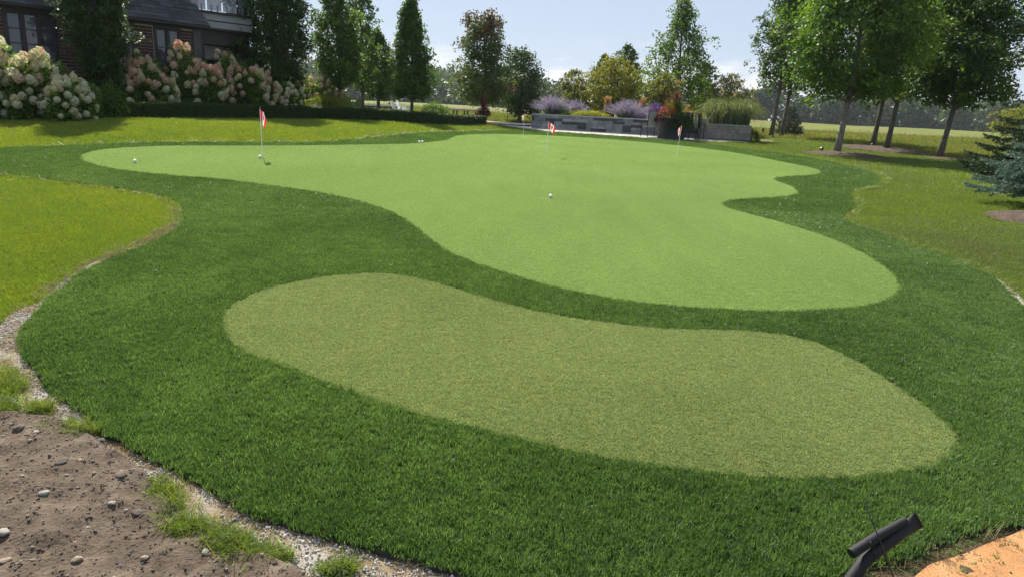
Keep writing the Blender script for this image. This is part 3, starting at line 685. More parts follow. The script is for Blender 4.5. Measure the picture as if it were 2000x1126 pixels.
conifer('spruce_shrub', 'dark squat conifer behind the paired trunks', base(1540, 39), 1.62, .98, 14, MAT['needle_dark'], needle=.09, seed=2, nstep=.10, n_side=3, wd=.16, power=.6)
conifer('spruce_tree', 'dark green spruce reaching in from the right edge behind the blue spruce', base(2090, 14.6), 3.1, 1.9, 16, MAT['needle_dark'], needle=.05, seed=4, nstep=.035, n_side=9, droop=.18, wd=.16, power=.8)
conifer('spruce_tree', 'blue grey spruce with soft upturned tips at the right edge over a mulch ring', base(2128, 10.4), 1.95, 1.50, 13, MAT['needle_blue'], needle=.036, seed=5, nstep=.022, n_side=10, droop=.16, wd=.16, power=.75, zlow=.14)
tree_px('shrub_tree', 'yellow green round tree at the right edge above the dark spruce boughs', 2000, 44, 208, 262, 52, P_ROUND, 45, 4500, .14, MAT['leaf_yellow'], trunk_r=.08, seed=27, tint0=.2)

# ------------------------------------------------------------------ far woods
def woods(name, label, items, leaf, mat):
    """a far wood that reads as one mass: many ragged crowns of leaf clumps"""
    Ps, Ts, Ds, Ns, Ls = [], [], [], [], []
    for (x, y, z, r, h, n, t0) in items:
        d = nrm(rng.normal(0, 1, (n, 3))); q = rng.uniform(.55, 1, (n, 1))
        lump = 1 + .22 * np.sin(d[:, :1] * 6 + x) * np.cos(d[:, 2:] * 5 + y) + .12 * np.sin(d[:, 1:2] * 11 + x)
        P = d * q * lump * np.array([r, r, h * .5]) + np.array([x, y, z + h * .5])
        Ps.append(P); Ts.append(t0 + rng.normal(0, .16, n)); Ds.append(d + rng.normal(0, .6, (n, 3))); Ns.append(d + rng.normal(0, .5, (n, 3)) + [0, 0, .4]); Ls.append(leaf * rng.uniform(.6, 1.4, n))
    P = np.concatenate(Ps); Lg = np.concatenate(Ls)
    me = leaf_mesh(name, P, np.concatenate(Ds), np.concatenate(Ns), Lg, Lg * .8, np.concatenate(Ts), mat)
    return tag(link(name, me), label, None, None, 'stuff')
items = []
for i in range(150):
    u = rng.uniform(1380, 2150); y = rng.uniform(255, 330); b = base(u, y)
    h = rng.uniform(9, 14.5) * (1.0 + .12 * math.sin(u * .03)); items.append((b.x, y, b.z - .5, h * rng.uniform(.32, .5), h, 640, .45 + rng.normal(0, .24)))
for i in range(60):
    u = rng.uniform(1010, 1420); y = rng.uniform(290, 360); b = base(u, y)
    h = rng.uniform(7, 10); items.append((b.x, y, b.z - .5, h * .42, h, 260, .4 + rng.normal(0, .12)))
woods('far_woods', None, items, 1.25, MAT['leaf_far'])
# wooded hillside to the left
def hill_z(x, y):
    return 15 * sst(240, 420, y) * sst(60, -60, x + 0.0 * y)
HX = np.linspace(-420, 110, 40); HY = np.linspace(200, 520, 30)
GX, GY = np.meshgrid(HX, HY); GZ = g(GX, GY) - .6 + hill_z(GX, GY)
i, j = np.meshgrid(np.arange(29), np.arange(39), indexing='ij'); a = (i * 40 + j).ravel()
link('hills', mesh('hills', np.stack([GX, GY, GZ], 2).reshape(-1, 3), np.stack([a, a + 1, a + 41, a + 40], 1), True), MAT['meadow'])['kind'] = 'structure'
items = []
for i in range(420):
    y = rng.uniform(215, 430); u = rng.uniform(470, 1120); x = base(u, y).x
    z = gz(x, y) + float(hill_z(x, y)); h = rng.uniform(8, 13)
    items.append((x, y, z - 1, h * rng.uniform(.35, .52), h, 230, .45 + rng.normal(0, .16)))
woods('hillside_woods', None, items, 1.3, MAT['leaf_far'])
# ------------------------------------------------------------------ materials for built things
MAT['mortar'] = surf('mortar', [(0.3, (.42,.38,.35)), (0.7, (.54,.50,.47))], 30, .95, .4, 90)
MAT['brick'] = surf('brick', [(0.25, (.045,.020,.020)), (0.5, (.080,.034,.031)), (0.75, (.13,.06,.052))], 3.2, .85, .4, 60, vary=.15)
MAT['shingle'] = surf('shingle', [(0.25, (.030,.030,.036)), (0.5, (.050,.050,.058)), (0.75, (.078,.076,.084))], 2.6, .9, .5, 80, vary=.2)
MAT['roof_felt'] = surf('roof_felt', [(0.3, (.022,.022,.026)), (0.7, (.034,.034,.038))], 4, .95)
MAT['dark_frame'] = surf('dark_frame', [(0.3, (.018,.015,.014)), (0.7, (.030,.025,.023))], 6, .45, .1, 40)
MAT['stone_pier'] = surf('stone_pier', [(0.3, (.08,.078,.076)), (0.7, (.14,.136,.13))], 5, .85, .4, 30)
MAT['fascia_grey'] = surf('fascia_grey', [(0.3, (.24,.245,.26)), (0.7, (.31,.315,.33))], 2, .6, .1, 20)
MAT['stucco'] = surf('stucco', [(0.3, (.30,.28,.25)), (0.7, (.38,.36,.32))], 4, .9, .2, 60)
def glassmat(name, col, rough=.04, metal=.0, alpha=1.0, ior=1.75):
    m, nt, b = nmat(name)
    b.inputs['Base Color'].default_value = (*col, 1); b.inputs['Roughness'].default_value = rough
    b.inputs['Metallic'].default_value = metal; b.inputs['IOR'].default_value = ior; b.inputs['Alpha'].default_value = alpha
    n = noise_node(nt, 1.3, 2); bp = nt.nodes.new('ShaderNodeBump'); bp.inputs['Strength'].default_value = .04; bp.inputs['Distance'].default_value = .05
    nt.links.new(n.outputs['Fac'], bp.inputs['Height']); nt.links.new(bp.outputs['Normal'], b.inputs['Normal'])
    return m
MAT['window_glass'] = glassmat('window_glass', (.05,.058,.072), ior=1.7)
MAT['rail_glass'] = glassmat('rail_glass', (.09,.105,.115), .06, 0, .7, 2.2)
MAT['wall_stone'] = surf('wall_stone', [(0.25, (.15,.155,.162)), (0.5, (.24,.245,.25)), (0.75, (.36,.36,.355))], 3.1, .85, .6, 26, .3, 8, dist=.02, vary=.14)
MAT['wall_stone_dark'] = surf('wall_stone_dark', [(0.3, (.045,.05,.06)), (0.7, (.085,.09,.10))], 3.1, .85, .5, 26, dist=.02)
MAT['wall_stone_warm'] = surf('wall_stone_warm', [(0.25, (.17,.155,.14)), (0.5, (.26,.245,.225)), (0.75, (.35,.335,.31))], 3.1, .85, .6, 26, .3, 8, dist=.02, vary=.18)
MAT['wall_core'] = surf('wall_core', [(0.3, (.06,.06,.06)), (0.7, (.10,.10,.10))], 8, .95)
MAT['cap_stone'] = surf('cap_stone', [(0.3, (.30,.30,.295)), (0.7, (.44,.43,.42))], 4, .8, .4, 30)
MAT['white_cap'] = surf('white_cap', [(0.3, (.55,.54,.52)), (0.7, (.68,.67,.65))], 4, .8, .2, 30)
MAT['mulch'] = surf('mulch', [(0.25, (.045,.030,.022)), (0.5, (.11,.08,.06)), (0.75, (.20,.155,.12))], 14, .95, 1.0, 30, .1, 9, dist=.05)
MAT['bed_soil'] = surf('bed_soil', [(0.3, (.05,.038,.028)), (0.7, (.10,.08,.06))], 10, .95, .8, 30)
MAT['planter_black'] = surf('planter_black', [(0.3, (.032,.034,.038)), (0.7, (.055,.057,.062))], 6, .5, .1, 40)
MAT['black_metal'] = surf('black_metal', [(0.3, (.016,.016,.017)), (0.7, (.030,.030,.032))], 10, .4, .05, 60)
MAT['sling'] = surf('sling', [(0.3, (.30,.30,.28)), (0.7, (.38,.38,.355))], 20, .8, .2, 200)
MAT['white_paint'] = surf('white_paint', [(0.3, (.70,.71,.72)), (0.7, (.82,.82,.82))], 6, .5, .05, 40)
MAT['bench_wood'] = surf('bench_wood', [(0.3, (.30,.28,.25)), (0.7, (.42,.40,.37))], 5, .7, .2, 40, stretch=(.3,4,4))
MAT['ball'] = surf('ball', [(0.3, (.80,.81,.80)), (0.7, (.86,.86,.85))], 60, .35, .0)
MAT['flag_red'] = surf('flag_red', [(0.3, (.55,.012,.018)), (0.7, (.68,.025,.030))], 20, .7, .1, 150)
MAT['flag_white'] = surf('flag_white', [(0.3, (.74,.74,.75)), (0.7, (.82,.82,.82))], 20, .7, .1, 150)
for k in ('flag_red', 'flag_white'):      # thin cloth lets light through
    nt = MAT[k].node_tree; b = nt.nodes['Principled BSDF']; t = nt.nodes.new('ShaderNodeBsdfTranslucent'); mx = nt.nodes.new('ShaderNodeMixShader')
    mx.inputs['Fac'].default_value = .4; nt.links.new(b.inputs['Base Color'].links[0].from_socket, t.inputs['Color'])
    nt.links.new(b.outputs[0], mx.inputs[1]); nt.links.new(t.outputs[0], mx.inputs[2]); nt.links.new(mx.outputs[0], nt.nodes['Material Output'].inputs['Surface'])
MAT['pipe'] = surf('pipe', [(0.3, (.008,.008,.009)), (0.62, (.010,.010,.011)), (0.8, (.024,.023,.022))], 9, .7, .25, 50, stretch=(1,1,1), dist=.004)
MAT['stone_pale'] = surf('stone_pale', [(0.3, (.24,.22,.19)), (0.7, (.36,.335,.30))], 20, .9, .5, 60, dist=.005)
MAT['stone_tan'] = surf('stone_tan', [(0.3, (.22,.17,.12)), (0.7, (.36,.29,.21))], 20, .9, .5, 60, dist=.005)
MAT['clod'] = surf('clod', [(0.3, (.10,.079,.060)), (0.7, (.21,.17,.132))], 25, .95, .8, 90, dist=.006)
MAT['chip'] = surf('chip', [(0.25, (.28,.26,.235)), (0.5, (.42,.40,.38)), (0.75, (.60,.59,.57))], 9, .9, .3, 90, dist=.004)
MAT['orange_stone'] = surf('orange_stone', [(0.3, (.38,.13,.045)), (0.7, (.55,.22,.09))], 8, .8, .3, 40)

# ------------------------------------------------------------------ house
HA = Vector((-12.35, 16.5)); HW = Vector((.73, .683)).normalized(); HN = Vector((HW.y, -HW.x))
HG = 1.10
def hs(u, v, o=0.0):                  # pixel -> (along wall, height) on the plane set o metres proud of the wall
    d = ray(u, v); A = HA + HN * o
    # solve A + s*HW = t*(dx,dy)
    det = HW.x * (-d.y) - HW.y * (-d.x)
    s = (-A.x * (-d.y) - (-A.y) * (-d.x)) / det
    p = A + HW * s; t = p.y / d.y
    return s, CAM_Z + d.z * t
house = empty('brick_house', (HA.x, HA.y, 0), math.atan2(HW.y, HW.x), 'dark brick house with grey shingle roof and glass balcony behind the hydrangeas', 'house')
sA = hs(-70, 60)[0]; s1a, s1b = hs(8, 60)[0], hs(113, 70)[0]; sNa, sNb = hs(243, 80)[0], hs(264, 80)[0]
s2a, s2b = hs(301, 90)[0], hs(355, 95)[0]; sE = hs(377, 90)[0]; sS = hs(392, 90)[0]
zT = hs(60, 25)[1]; ZS = zT + .03      # window head height
def wall_seg(a, b, z0, z1, name='wall'):
    return MB().box(a, b, 0, .28, z0, z1).build(name, MAT['mortar'], house)
piers = [(sA, s1a), (s1b, sNa), (sNb, s2a), (s2b, sE)]
wpart = []
for a, b in piers: wpart.append(wall_seg(a, b, HG - .2, ZS))
for a, b in ((s1a, s1b), (sNa, sNb), (s2a, s2b)): wall_seg(a, b, HG - .2, 1.98)
brick_me = MB().box(0, .205, -.016, .01, 0, .068).me('brick')
brick_half = MB().box(0, .095, -.014, .01, 0, .068).me('brick')
for me in (brick_me, brick_half): me.materials.append(MAT['brick'])
for (a, b), w in zip(piers, wpart):
    a2 = a if a > sA + .1 else max(a, b - .62)
    b2 = min(b, a + 1.25) if a == s1b else b
    r = 0; z = 1.86
    while z < ZS - .06:
        s = a2 + .006; half = r % 2 == 1
        while s < b2 - .03:
            fit = b2 - s - .003; use = brick_half if (half or fit < .17) else brick_me
            o = link('brick', use, None, w, (s, rng.uniform(-.003, .003), z)); full = .095 if use is brick_half else .205
            o.scale.x = min(1.0, fit / full); s += full + .010; half = False
        z += .0785; r += 1
def window(a, b, z0, z1, n, rows):
    w = MB()
    fw = .055
    w.box(a, b, -.03, .06, z1 - .05, z1).box(a, b, -.05, .06, z0 - .04, z0 + .03)
    for i in range(n + 1):
        x = a + (b - a - fw) * i / n; w.box(x, x + fw, -.028, .058, z0 + .031, z1 - .051)
    win = w.build('window', MAT['dark_frame'], house)
    for i in range(n):
        x0 = a + (b - a - fw) * i / n + fw; x1 = a + (b - a - fw) * (i + 1) / n
        f = .03; zz0, zz1 = z0 + .032, z1 - .052
        sa = MB().box(x0 + .001, x0 + f, -.01, .045, zz0, zz1).box(x1 - f, x1 - .001, -.01, .045, zz0, zz1)
        sa.box(x0 + f + .001, x1 - f - .001, -.009, .044, zz0, zz0 + f).box(x0 + f + .001, x1 - f - .001, -.009, .044, zz1 - f, zz1)
        hh = (zz1 - zz0 - 2 * f) / rows
        for k in range(1, rows): sa.box(x0 + f + .001, x1 - f - .001, -.005, .04, zz0 + f + hh * k - .011, zz0 + f + hh * k + .011)
        sa.build('sash', MAT['dark_frame'], win)
        for k in range(rows):
            q = MB().box(x0 + f * .7, x1 - f * .7, .020, .026, zz0 + f * .8 + hh * k, zz0 + f * .8 + hh * (k + 1) - .002)
            pane = q.build('pane', MAT['window_glass'], win)
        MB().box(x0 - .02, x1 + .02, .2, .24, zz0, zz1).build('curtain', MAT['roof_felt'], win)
window(s1a + .003, s1b - .003, 1.99, ZS - .003, 3, 4)
window(sNa + .003, sNb - .003, 1.99, ZS - .003, 1, 3)
window(s2a + .003, s2b - .003, 1.99, ZS - .003, 2, 3)
# corner pier of pale stone, head band, soffit and fascia
MB().box(sE + .002, sS, -.05, .5, HG - .2, ZS).build('stone_pier', MAT['stone_pier'], house)
sR, zR = hs(411, 52, .45)
MB().box(sA, sS + .02, -.02, .30, ZS + .001, zR - .02).build('head_band', MAT['dark_frame'], house)
MB().box(sA, sR - .03, -.43, -.021, ZS + .09, ZS + .13).build('soffit', MAT['dark_frame'], house)
MB().box(sA, sR - .02, -.46, -.431, ZS + .05, zR - .012).build('fascia', MAT['dark_frame'], house)
MB().box(sA, sR - .1, .31, 3.0, zR - .018, zR + .3).build('attic_sun_block', MAT['roof_felt'], house)  # unseen slab added to stop sunlight leaking in at the soffit
MB().box(sA, sR - .1, 2.7, 3.0, HG - .2, zR - .02).build('back_sun_block', MAT['roof_felt'], house)  # unseen, added to close the house against sun from behind
# roof: steep slope rising inwards from the eave, hip at the right-hand end
SL = R(47); ROW = .135
sTop, zTop = hs(372, -6, .45 - .75)
hipk = (sR - sTop) / max(zTop - zR, .2) * math.sin(SL)   # how far the hip cuts in per metre of slope
def roofpt(s, q, lift): return (s, -.46 + q * math.cos(SL) - lift * math.sin(SL), zR + q * math.sin(SL) + lift * math.cos(SL))
Q = 4.0
rf = MB().hexa([roofpt(sA - 2, 0, -.03), roofpt(sR, 0, -.03), roofpt(sR - hipk * Q, Q, -.03), roofpt(sA - 2, Q, -.03),
                roofpt(sA - 2, 0, 0), roofpt(sR, 0, 0), roofpt(sR - hipk * Q, Q, 0), roofpt(sA - 2, Q, 0)]).build('roof', MAT['roof_felt'], house)
# hip return side
MB().add([roofpt(sR, 0, -.001), (sR + .25, 2.6, zR), (sR - hipk * Q + .1, 2.6, zR + Q * math.sin(SL)), roofpt(sR - hipk * Q, Q, -.001)], [(0, 1, 2, 3)]).build('roof_return', MAT['roof_felt'], house)
for r in range(10):
    q = r * ROW; s = sA + .2 + (.17 if r % 2 else 0); w = .33
    while s < sR - hipk * q - .05:
        e = min(s + w - .008, sR - hipk * q); e2 = min(s + w - .008, sR - hipk * (q + ROW + .04)); t = rng.uniform(.010, .019); dq = rng.uniform(-.008, .008)
        s2 = min(s, e2 - .01)
        MB().hexa([roofpt(s, q + dq, .001), roofpt(e, q + dq, .001), roofpt(e2, q + ROW + .03, .001), roofpt(s2, q + ROW + .03, .001),
                   roofpt(s, q + dq, t), roofpt(e, q + dq, t), roofpt(e2, q + ROW + .03, .004), roofpt(s2, q + ROW + .03, .004)]).build('shingle', MAT['shingle'], rf)
        s += w
# terrace wing to the right: deck band, glass rail, dark wall in place of the shaded room below
s0 = sR - .35; s9 = hs(494, 40)[0]
zb0 = hs(400, 52, 0)[1]; zb1 = hs(392, 24, 0)[1]
MB().box(s0, s9, .10, 3.2, zb0, zb0 + (zb1 - zb0) * .46).build('deck_fascia', MAT['fascia_grey'], house)
MB().box(s0, s9, .13, 3.2, zb0 + (zb1 - zb0) * .46 + .002, zb0 + (zb1 - zb0) * .54).build('deck_groove', MAT['dark_frame'], house)
MB().box(s0, s9, .08, 3.2, zb0 + (zb1 - zb0) * .54 + .002, zb1).build('deck_fascia', MAT['fascia_grey'], house)
MB().box(s0, s9 + .1, .02, 3.2, zb1 + .002, zb1 + .07).build('deck_edge', MAT['dark_frame'], house)
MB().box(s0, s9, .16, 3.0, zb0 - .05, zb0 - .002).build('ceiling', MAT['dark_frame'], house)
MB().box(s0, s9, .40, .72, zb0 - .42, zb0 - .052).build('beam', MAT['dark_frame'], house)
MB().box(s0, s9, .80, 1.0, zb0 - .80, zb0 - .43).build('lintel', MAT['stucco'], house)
MB().box(s0, s9, 1.02, 1.2, HG - .2, zb0 - .052).build('wall', MAT['roof_felt'], house)  # near-black in place of the room's shade; raised to stop sun reaching the lintel
MB().box(sS + .06, sS + .22, .35, .5, HG - .2, zb0 - .052).build('post', MAT['dark_frame'], house)
MB().box(s9 - .25, s9 - .05, .35, .55, HG - .2, zb0 - .052).build('post', MAT['dark_frame'], house)
rail = MB().box(s0, s9 + .1, .06, .10, zb1 + .92, zb1 + .96).build('balcony_rail', MAT['fascia_grey'], house)
NP_ = 4; PW_ = (s9 - s0) / NP_
for i in range(NP_):
    x = s0 + .05 + i * PW_
    MB().box(x, x + PW_ - .04, .075, .087, zb1 + .09, zb1 + .915).build('glass_panel', MAT['rail_glass'], rail)
    MB().box(x + .1, x + .13, .055, .11, zb1 + .071, zb1 + .24).build('clamp', MAT['fascia_grey'], rail)
    MB().box(x + PW_ - .16, x + PW_ - .13, .055, .11, zb1 + .071, zb1 + .24).build('clamp', MAT['fascia_grey'], rail)
# upper storey set back behind the terrace
MB().box(s0 - .5, s9 - .6, 2.6, 2.9, zb1 + .07, zb1 + .95).build('upper_wall', MAT['stone_pier'], house)

# ------------------------------------------------------------------ hydrangeas
def head_mesh(name, mat, n, elong, seed):
    r_ = np.random.default_rng(seed); i = np.arange(n) + .5
    ph = np.arccos(1 - 1.72 * i / n); th = math.pi * (1 + 5 ** .5) * i
    d = np.stack([np.cos(th) * np.sin(ph), np.sin(th) * np.sin(ph), np.cos(ph)], 1)
    rad = np.where(d[:, 2:3] > 0, 1 - .32 * d[:, 2:3] ** 1.3, 1.0)
    P = d * np.array([1, 1, elong]) * np.concatenate([rad, rad, np.ones_like(rad)], 1) * (1 + r_.normal(0, .05, (n, 1)))
    T = np.cross(d, r_.normal(0, 1, (n, 3)))
    me = leaf_mesh(name, P, T + d * .1, d + r_.normal(0, .22, (n, 3)), .66 * r_.uniform(.8, 1.2, n), .60, .5 + r_.normal(0, .22, n), mat, .10)
    return me
MAT['flower_white'] = leafmat('flower_white', G3((.46,.45,.32),(.68,.66,.50),(.80,.77,.62)), .55, .8, .1, tcol=(1,1,.85))
MAT['flower_cream'] = leafmat('flower_cream', G3((.48,.44,.27),(.68,.62,.40),(.80,.74,.50)), .55, .8, .1, tcol=(1,1,.8))
MAT['flower_blush'] = leafmat('flower_blush', G3((.50,.37,.27),(.68,.52,.39),(.78,.66,.52)), .55, .8, .1, tcol=(1,.92,.8))
MAT['flower_pink'] = leafmat('flower_pink', G3((.50,.29,.21),(.66,.41,.31),(.76,.54,.42)), .55, .8, .1, tcol=(1,.9,.8))
HEAD = {k: [head_mesh('flower_head', MAT['flower_' + k], 54, e_, s_) for e_, s_ in ((1.0, 1), (1.25, 2), (1.5, 3))] for k in ('white', 'cream', 'blush', 'pink')}
def hydrangea(label, u0, u1, vtop, d, n_leaf, n_head, mix, depth=1.1, seed=0, vfill=1.0, headr=.082):
    r_ = np.random.default_rng(seed); uc = (u0 + u1) / 2; b = base(uc, d)
    rx = (u1 - u0) / 2 * d / FPX; H = tz(uc, vtop, d) - b.z
    root = empty('hydrangea_bush', b, 0, label, 'hydrangea', 'panicle hydrangeas along the house')
    def body(n, q0):
        th = r_.uniform(0, 2 * math.pi, n); c = r_.uniform(-.05, 1, n); s = np.maximum(0, 1 - np.maximum(c, 0) ** 3.2) ** .38; q = r_.uniform(q0, 1, n) ** .6
        dd = np.stack([np.cos(th) * s, np.sin(th) * s, np.maximum(c, .0)], 1)
        lump = 1 + .10 * np.sin(dd[:, 0] * 5 + seed) + .08 * np.cos(dd[:, 1] * 7 + seed) + .06 * np.sin(dd[:, 2] * 9 + dd[:, 0] * 4)
        return dd, dd * (q * lump)[:, None] * np.array([rx, depth, H])
    dd, P = body(n_leaf, .4)
    D = nrm(dd * .8 + r_.normal(0, .6, (n_leaf, 3)) + [0, 0, -.2]); N = nrm(r_.normal(0, .5, (n_leaf, 3)) + [0, 0, .9]); Ls = .105 * r_.uniform(.7, 1.3, n_leaf)
    tag(link('foliage', leaf_mesh('foliage', P, D, N, Ls, Ls * .55, .45 + r_.normal(0, .2, n_leaf), MAT['leaf_shrub']), None, root), kind='stuff')
    st = MB()
    for k in range(12):
        a = r_.uniform(0, 6.28); st.tube([(0, 0, -.05), (math.cos(a) * rx * .3, math.sin(a) * depth * .3, H * .4), (math.cos(a) * rx * .6, math.sin(a) * depth * .5, H * .75)], [.018, .012, .006], 5, False)
    st.build('stem', MAT['bark'], root)
    # flower heads on the side towards the lawn and over the top, kept a head apart
    keep = []
    dd, P = body(n_head * 22, .95); ok = (dd[:, 1] < .35)
    for e_, p in zip(dd[ok], P[ok] * 1.0):
        if len(keep) >= n_head: break
        if p[2] < H * .5 and r_.uniform() < .55: continue
        if all((p[0]-k_[1][0])**2 + (p[1]-k_[1][1])**2 + (p[2]-k_[1][2])**2 > (headr * 1.25) ** 2 for k_ in keep): keep.append((e_, p))
    for e_, p in keep:
        hq = p[2] / H; w = mix(hq, p[0] / rx, r_); me = HEAD[w][r_.integers(0, 3) if hq > .55 else r_.integers(0, 2)]
        dr = Vector((e_[0] * .7 + r_.normal(0, .15), e_[1] * .7 + r_.normal(0, .15), e_[2] * .6 + .55 * hq + .12)).normalized()
        o = link('flower_head', me, None, root, p); o.rotation_euler = dr.to_track_quat('Z', 'Y').to_euler(); s = headr * r_.uniform(.62, 1.1); o.scale = (s, s, s)
    return root
def mixer(p_top, p_low):
    def f(hq, xq, r_):
        p = p_top if hq > .55 + r_.normal(0, .1) else p_low
        return ('white', 'cream', 'blush', 'pink')[int(np.searchsorted(np.cumsum(p), r_.uniform()))]
    return f
hydrangea('tall white hydrangea at the left edge under the three pane window', -80, 50, 90, 14.6, 6500, 85, mixer((.35, .5, .15, 0), (.75, .2, .05, 0)), .9, 31, headr=.092)
hydrangea('white hydrangea with creamy heads in front of the three pane window', 26, 126, 114, 14.9, 5500, 75, mixer((.35, .5, .15, 0), (.8, .15, .05, 0)), .8, 32, headr=.088)
hydrangea('low white hydrangea beside the brick right of the big window', 100, 182, 158, 14.8, 4200, 55, mixer((.5, .4, .1, 0), (.85, .1, .05, 0)), .7, 38, headr=.080)
hydrangea('hydrangea with salmon heads beside the trunk of the columnar tree', 230, 344, 122, 17.7, 6200, 85, mixer((.05, .25, .4, .3), (.6, .3, .1, 0)), .75, 33)
hydrangea('pinkest hydrangea, tallest in the middle of the row under the small window', 318, 438, 108, 18.6, 6200, 90, mixer((0, .15, .4, .45), (.45, .3, .25, 0)), .75, 34)
hydrangea('blush hydrangea below the dark room opening of the terrace', 408, 524, 118, 19.6, 6000, 90, mixer((0, .2, .5, .3), (.4, .35, .25, 0)), .75, 35)
hydrangea('low mauve white hydrangea at the foot of the second columnar tree', 506, 588, 156, 20.5, 4000, 60, mixer((.5, .2, .3, 0), (.5, .1, .4, 0)), .6, 36, headr=.074)
hydrangea('small separate hydrangea with peach heads behind the fountain grass', 584, 658, 150, 22.8, 3000, 40, mixer((0, .25, .45, .3), (.1, .3, .4, .2)), .6, 37, headr=.08)

# ------------------------------------------------------------------ clipped hedge along the lawn
HP = [(150,224,15.6),(240,227,16.2),(340,229,17.1),(420,231,18.0),(500,233,19.0),(580,235,20.0),(640,236.5,20.8),(700,238.5,21.5),(760,241,22.1),(815,243,22.8),(880,243.5,25.6),(940,244,29.4)]
hp = np.array([[*base(u, d)[:2]] for u, v, d in HP]); hp = spline(hp, 6, False)
def hedge():
    root = empty('hedge', (float(hp[0, 0]), float(hp[0, 1]), 0), 0, 'low clipped dark green hedge edging the flower bed behind the lawn', 'hedge')
    hh, w = .345, .24
    t = nrm(np.gradient(hp, axis=0)); n = np.stack([t[:, 1], -t[:, 0]], 1); V, F = [], []
    o0 = np.array(root.location)
    for i, (p, q) in enumerate(zip(hp, n)):
        z = gz(*p)
        for sx, zz in ((1, -.05), (1, hh - .03), (-1, hh - .03), (-1, -.05)): V.append((p[0] + q[0] * w * .9 * sx - o0[0], p[1] + q[1] * w * .9 * sx - o0[1], z + zz))
        if i: a = (i - 1) * 4; b_ = i * 4; F += [(a, b_, b_ + 1, a + 1), (a + 1, b_ + 1, b_ + 2, a + 2), (a + 2, b_ + 2, b_ + 3, a + 3)]
    F += [(0, 1, 2, 3), (len(V) - 1, len(V) - 2, len(V) - 3, len(V) - 4)]
    link('branches', mesh('branches', np.array(V), F), MAT['dark_twig'], root)
    m = 46000; k = rng.uniform(0, len(hp) - 1.001, m); i = k.astype(int); f = (k - i)[:, None]
    c = hp[i] * (1 - f) + hp[i + 1] * f; q = n[i]
    side = rng.choice(3, m, p=[.52, .36, .12]); wv = 1 + .05 * np.sin(k * 2.1) + .04 * np.sin(k * 5.3); zz = np.where(side == 1, hh, rng.uniform(0, hh, m)) ; off = np.where(side == 0, w, np.where(side == 2, -w, rng.uniform(-w, w, m))) * wv
    hv = 1 + .04 * np.sin(k * 1.3 + 1) + .03 * np.sin(k * 4.1)
    gap = np.abs(((k * 0.105) % 1.0) - .5) < .012
    off = np.where(gap & (side == 0), off * .6, off)
    P = np.c_[c + q * off[:, None], g(c[:, 0], c[:, 1]) + zz * hv] + rng.normal(0, .012, (m, 3)) - np.array([o0[0], o0[1], 0])
    no = np.where((side == 1)[:, None], np.array([0, 0, 1.]), np.c_[q * np.sign(off)[:, None], np.zeros(m)])
    Ls = .034 * rng.uniform(.7, 1.3, m)
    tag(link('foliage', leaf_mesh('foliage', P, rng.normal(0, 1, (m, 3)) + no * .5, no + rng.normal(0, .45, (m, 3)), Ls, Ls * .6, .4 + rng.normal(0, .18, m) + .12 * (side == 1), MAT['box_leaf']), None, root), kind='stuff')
    # clipped end face
    return root
MAT['dark_twig'] = surf('dark_twig', [(0.3, (.012,.016,.008)), (0.7, (.022,.03,.012))], 20, .95)
hedge()
# planting bed soil behind the hedge
bedpoly = np.concatenate([hp + [0.05, .2], np.array([[-.6, 30.8], [-2.5, 31.6], [-6.2, 27.4], [-9.0, 23.2], [-11.5, 18.6], [-13.2, 15.9]])])
sheet('planting_bed', bedpoly, .02, .5, MAT['bed_soil'])
wbed = np.array([(-13.5, 13.1), (-11.5, 13.3), (-9.75, 14.5), (-9.6, 15.6), (-11.0, 17.8), (-13.8, 15.6)])
sheet('planting_bed', wbed, .018, .4, MAT['bed_soil'])

# ------------------------------------------------------------------ perennials in the hedge bed
def gp(u, d): 
    b = base(u, d); b.z += .02; return b
grass_plant('fountain_grass', 'round yellow green fountain grass behind the hedge in front of the small peach hydrangea', gp(640, 21.9), .86, .85, 1100, .013, MAT['lime_blade'], base_r=.16, t0=.15)
grass_plant('feather_grass', 'upright tan feathery grass beside the big leaf hosta', gp(668, 22.6), .62, .30, 160, .008, MAT['grass_blade'], plumes=34, plume_mat=MAT['plume_tan'], t0=.5)
hosta = empty('hosta_plant', gp(690, 22.4), 0, 'big leaf plant with broad pale green leaves behind the hedge', 'plant')
for i in range(15):
    a = i * 2.4; L_ = rng.uniform(.46, .62); el = rng.uniform(.25, 1.2)
    prof_ = [(0, .02), (.15, .45), (.4, .95), (.65, .8), (.85, .42), (1, .02)]
    V = []
    for q, w in prof_:
        rr = .10 + q * L_ * math.cos(el) * 1.2; zz = .12 + q * L_ * math.sin(el) * 1.3 - q * q * .12
        for s in (-1, 0, 1): V.append((rr, s * w * .17, zz + (abs(s) * .035 * w)))
    F = [(r*3 + c, r*3 + c + 1, (r+1)*3 + c + 1, (r+1)*3 + c) for r in range(5) for c in range(2)]
    me = mesh('leaf', V, F, True); attr(me, 'tint', np.full(len(V), rng.uniform(.2, 1))); me.materials.append(MAT['hosta_leaf'] if 'hosta_leaf' in MAT else MAT.setdefault('hosta_leaf', leafmat('hosta_leaf', G3((.06,.12,.03),(.12,.20,.05),(.36,.42,.20)), .4, .35, .5)))
    link('leaf', me, None, hosta, rot=(0, 0, a))
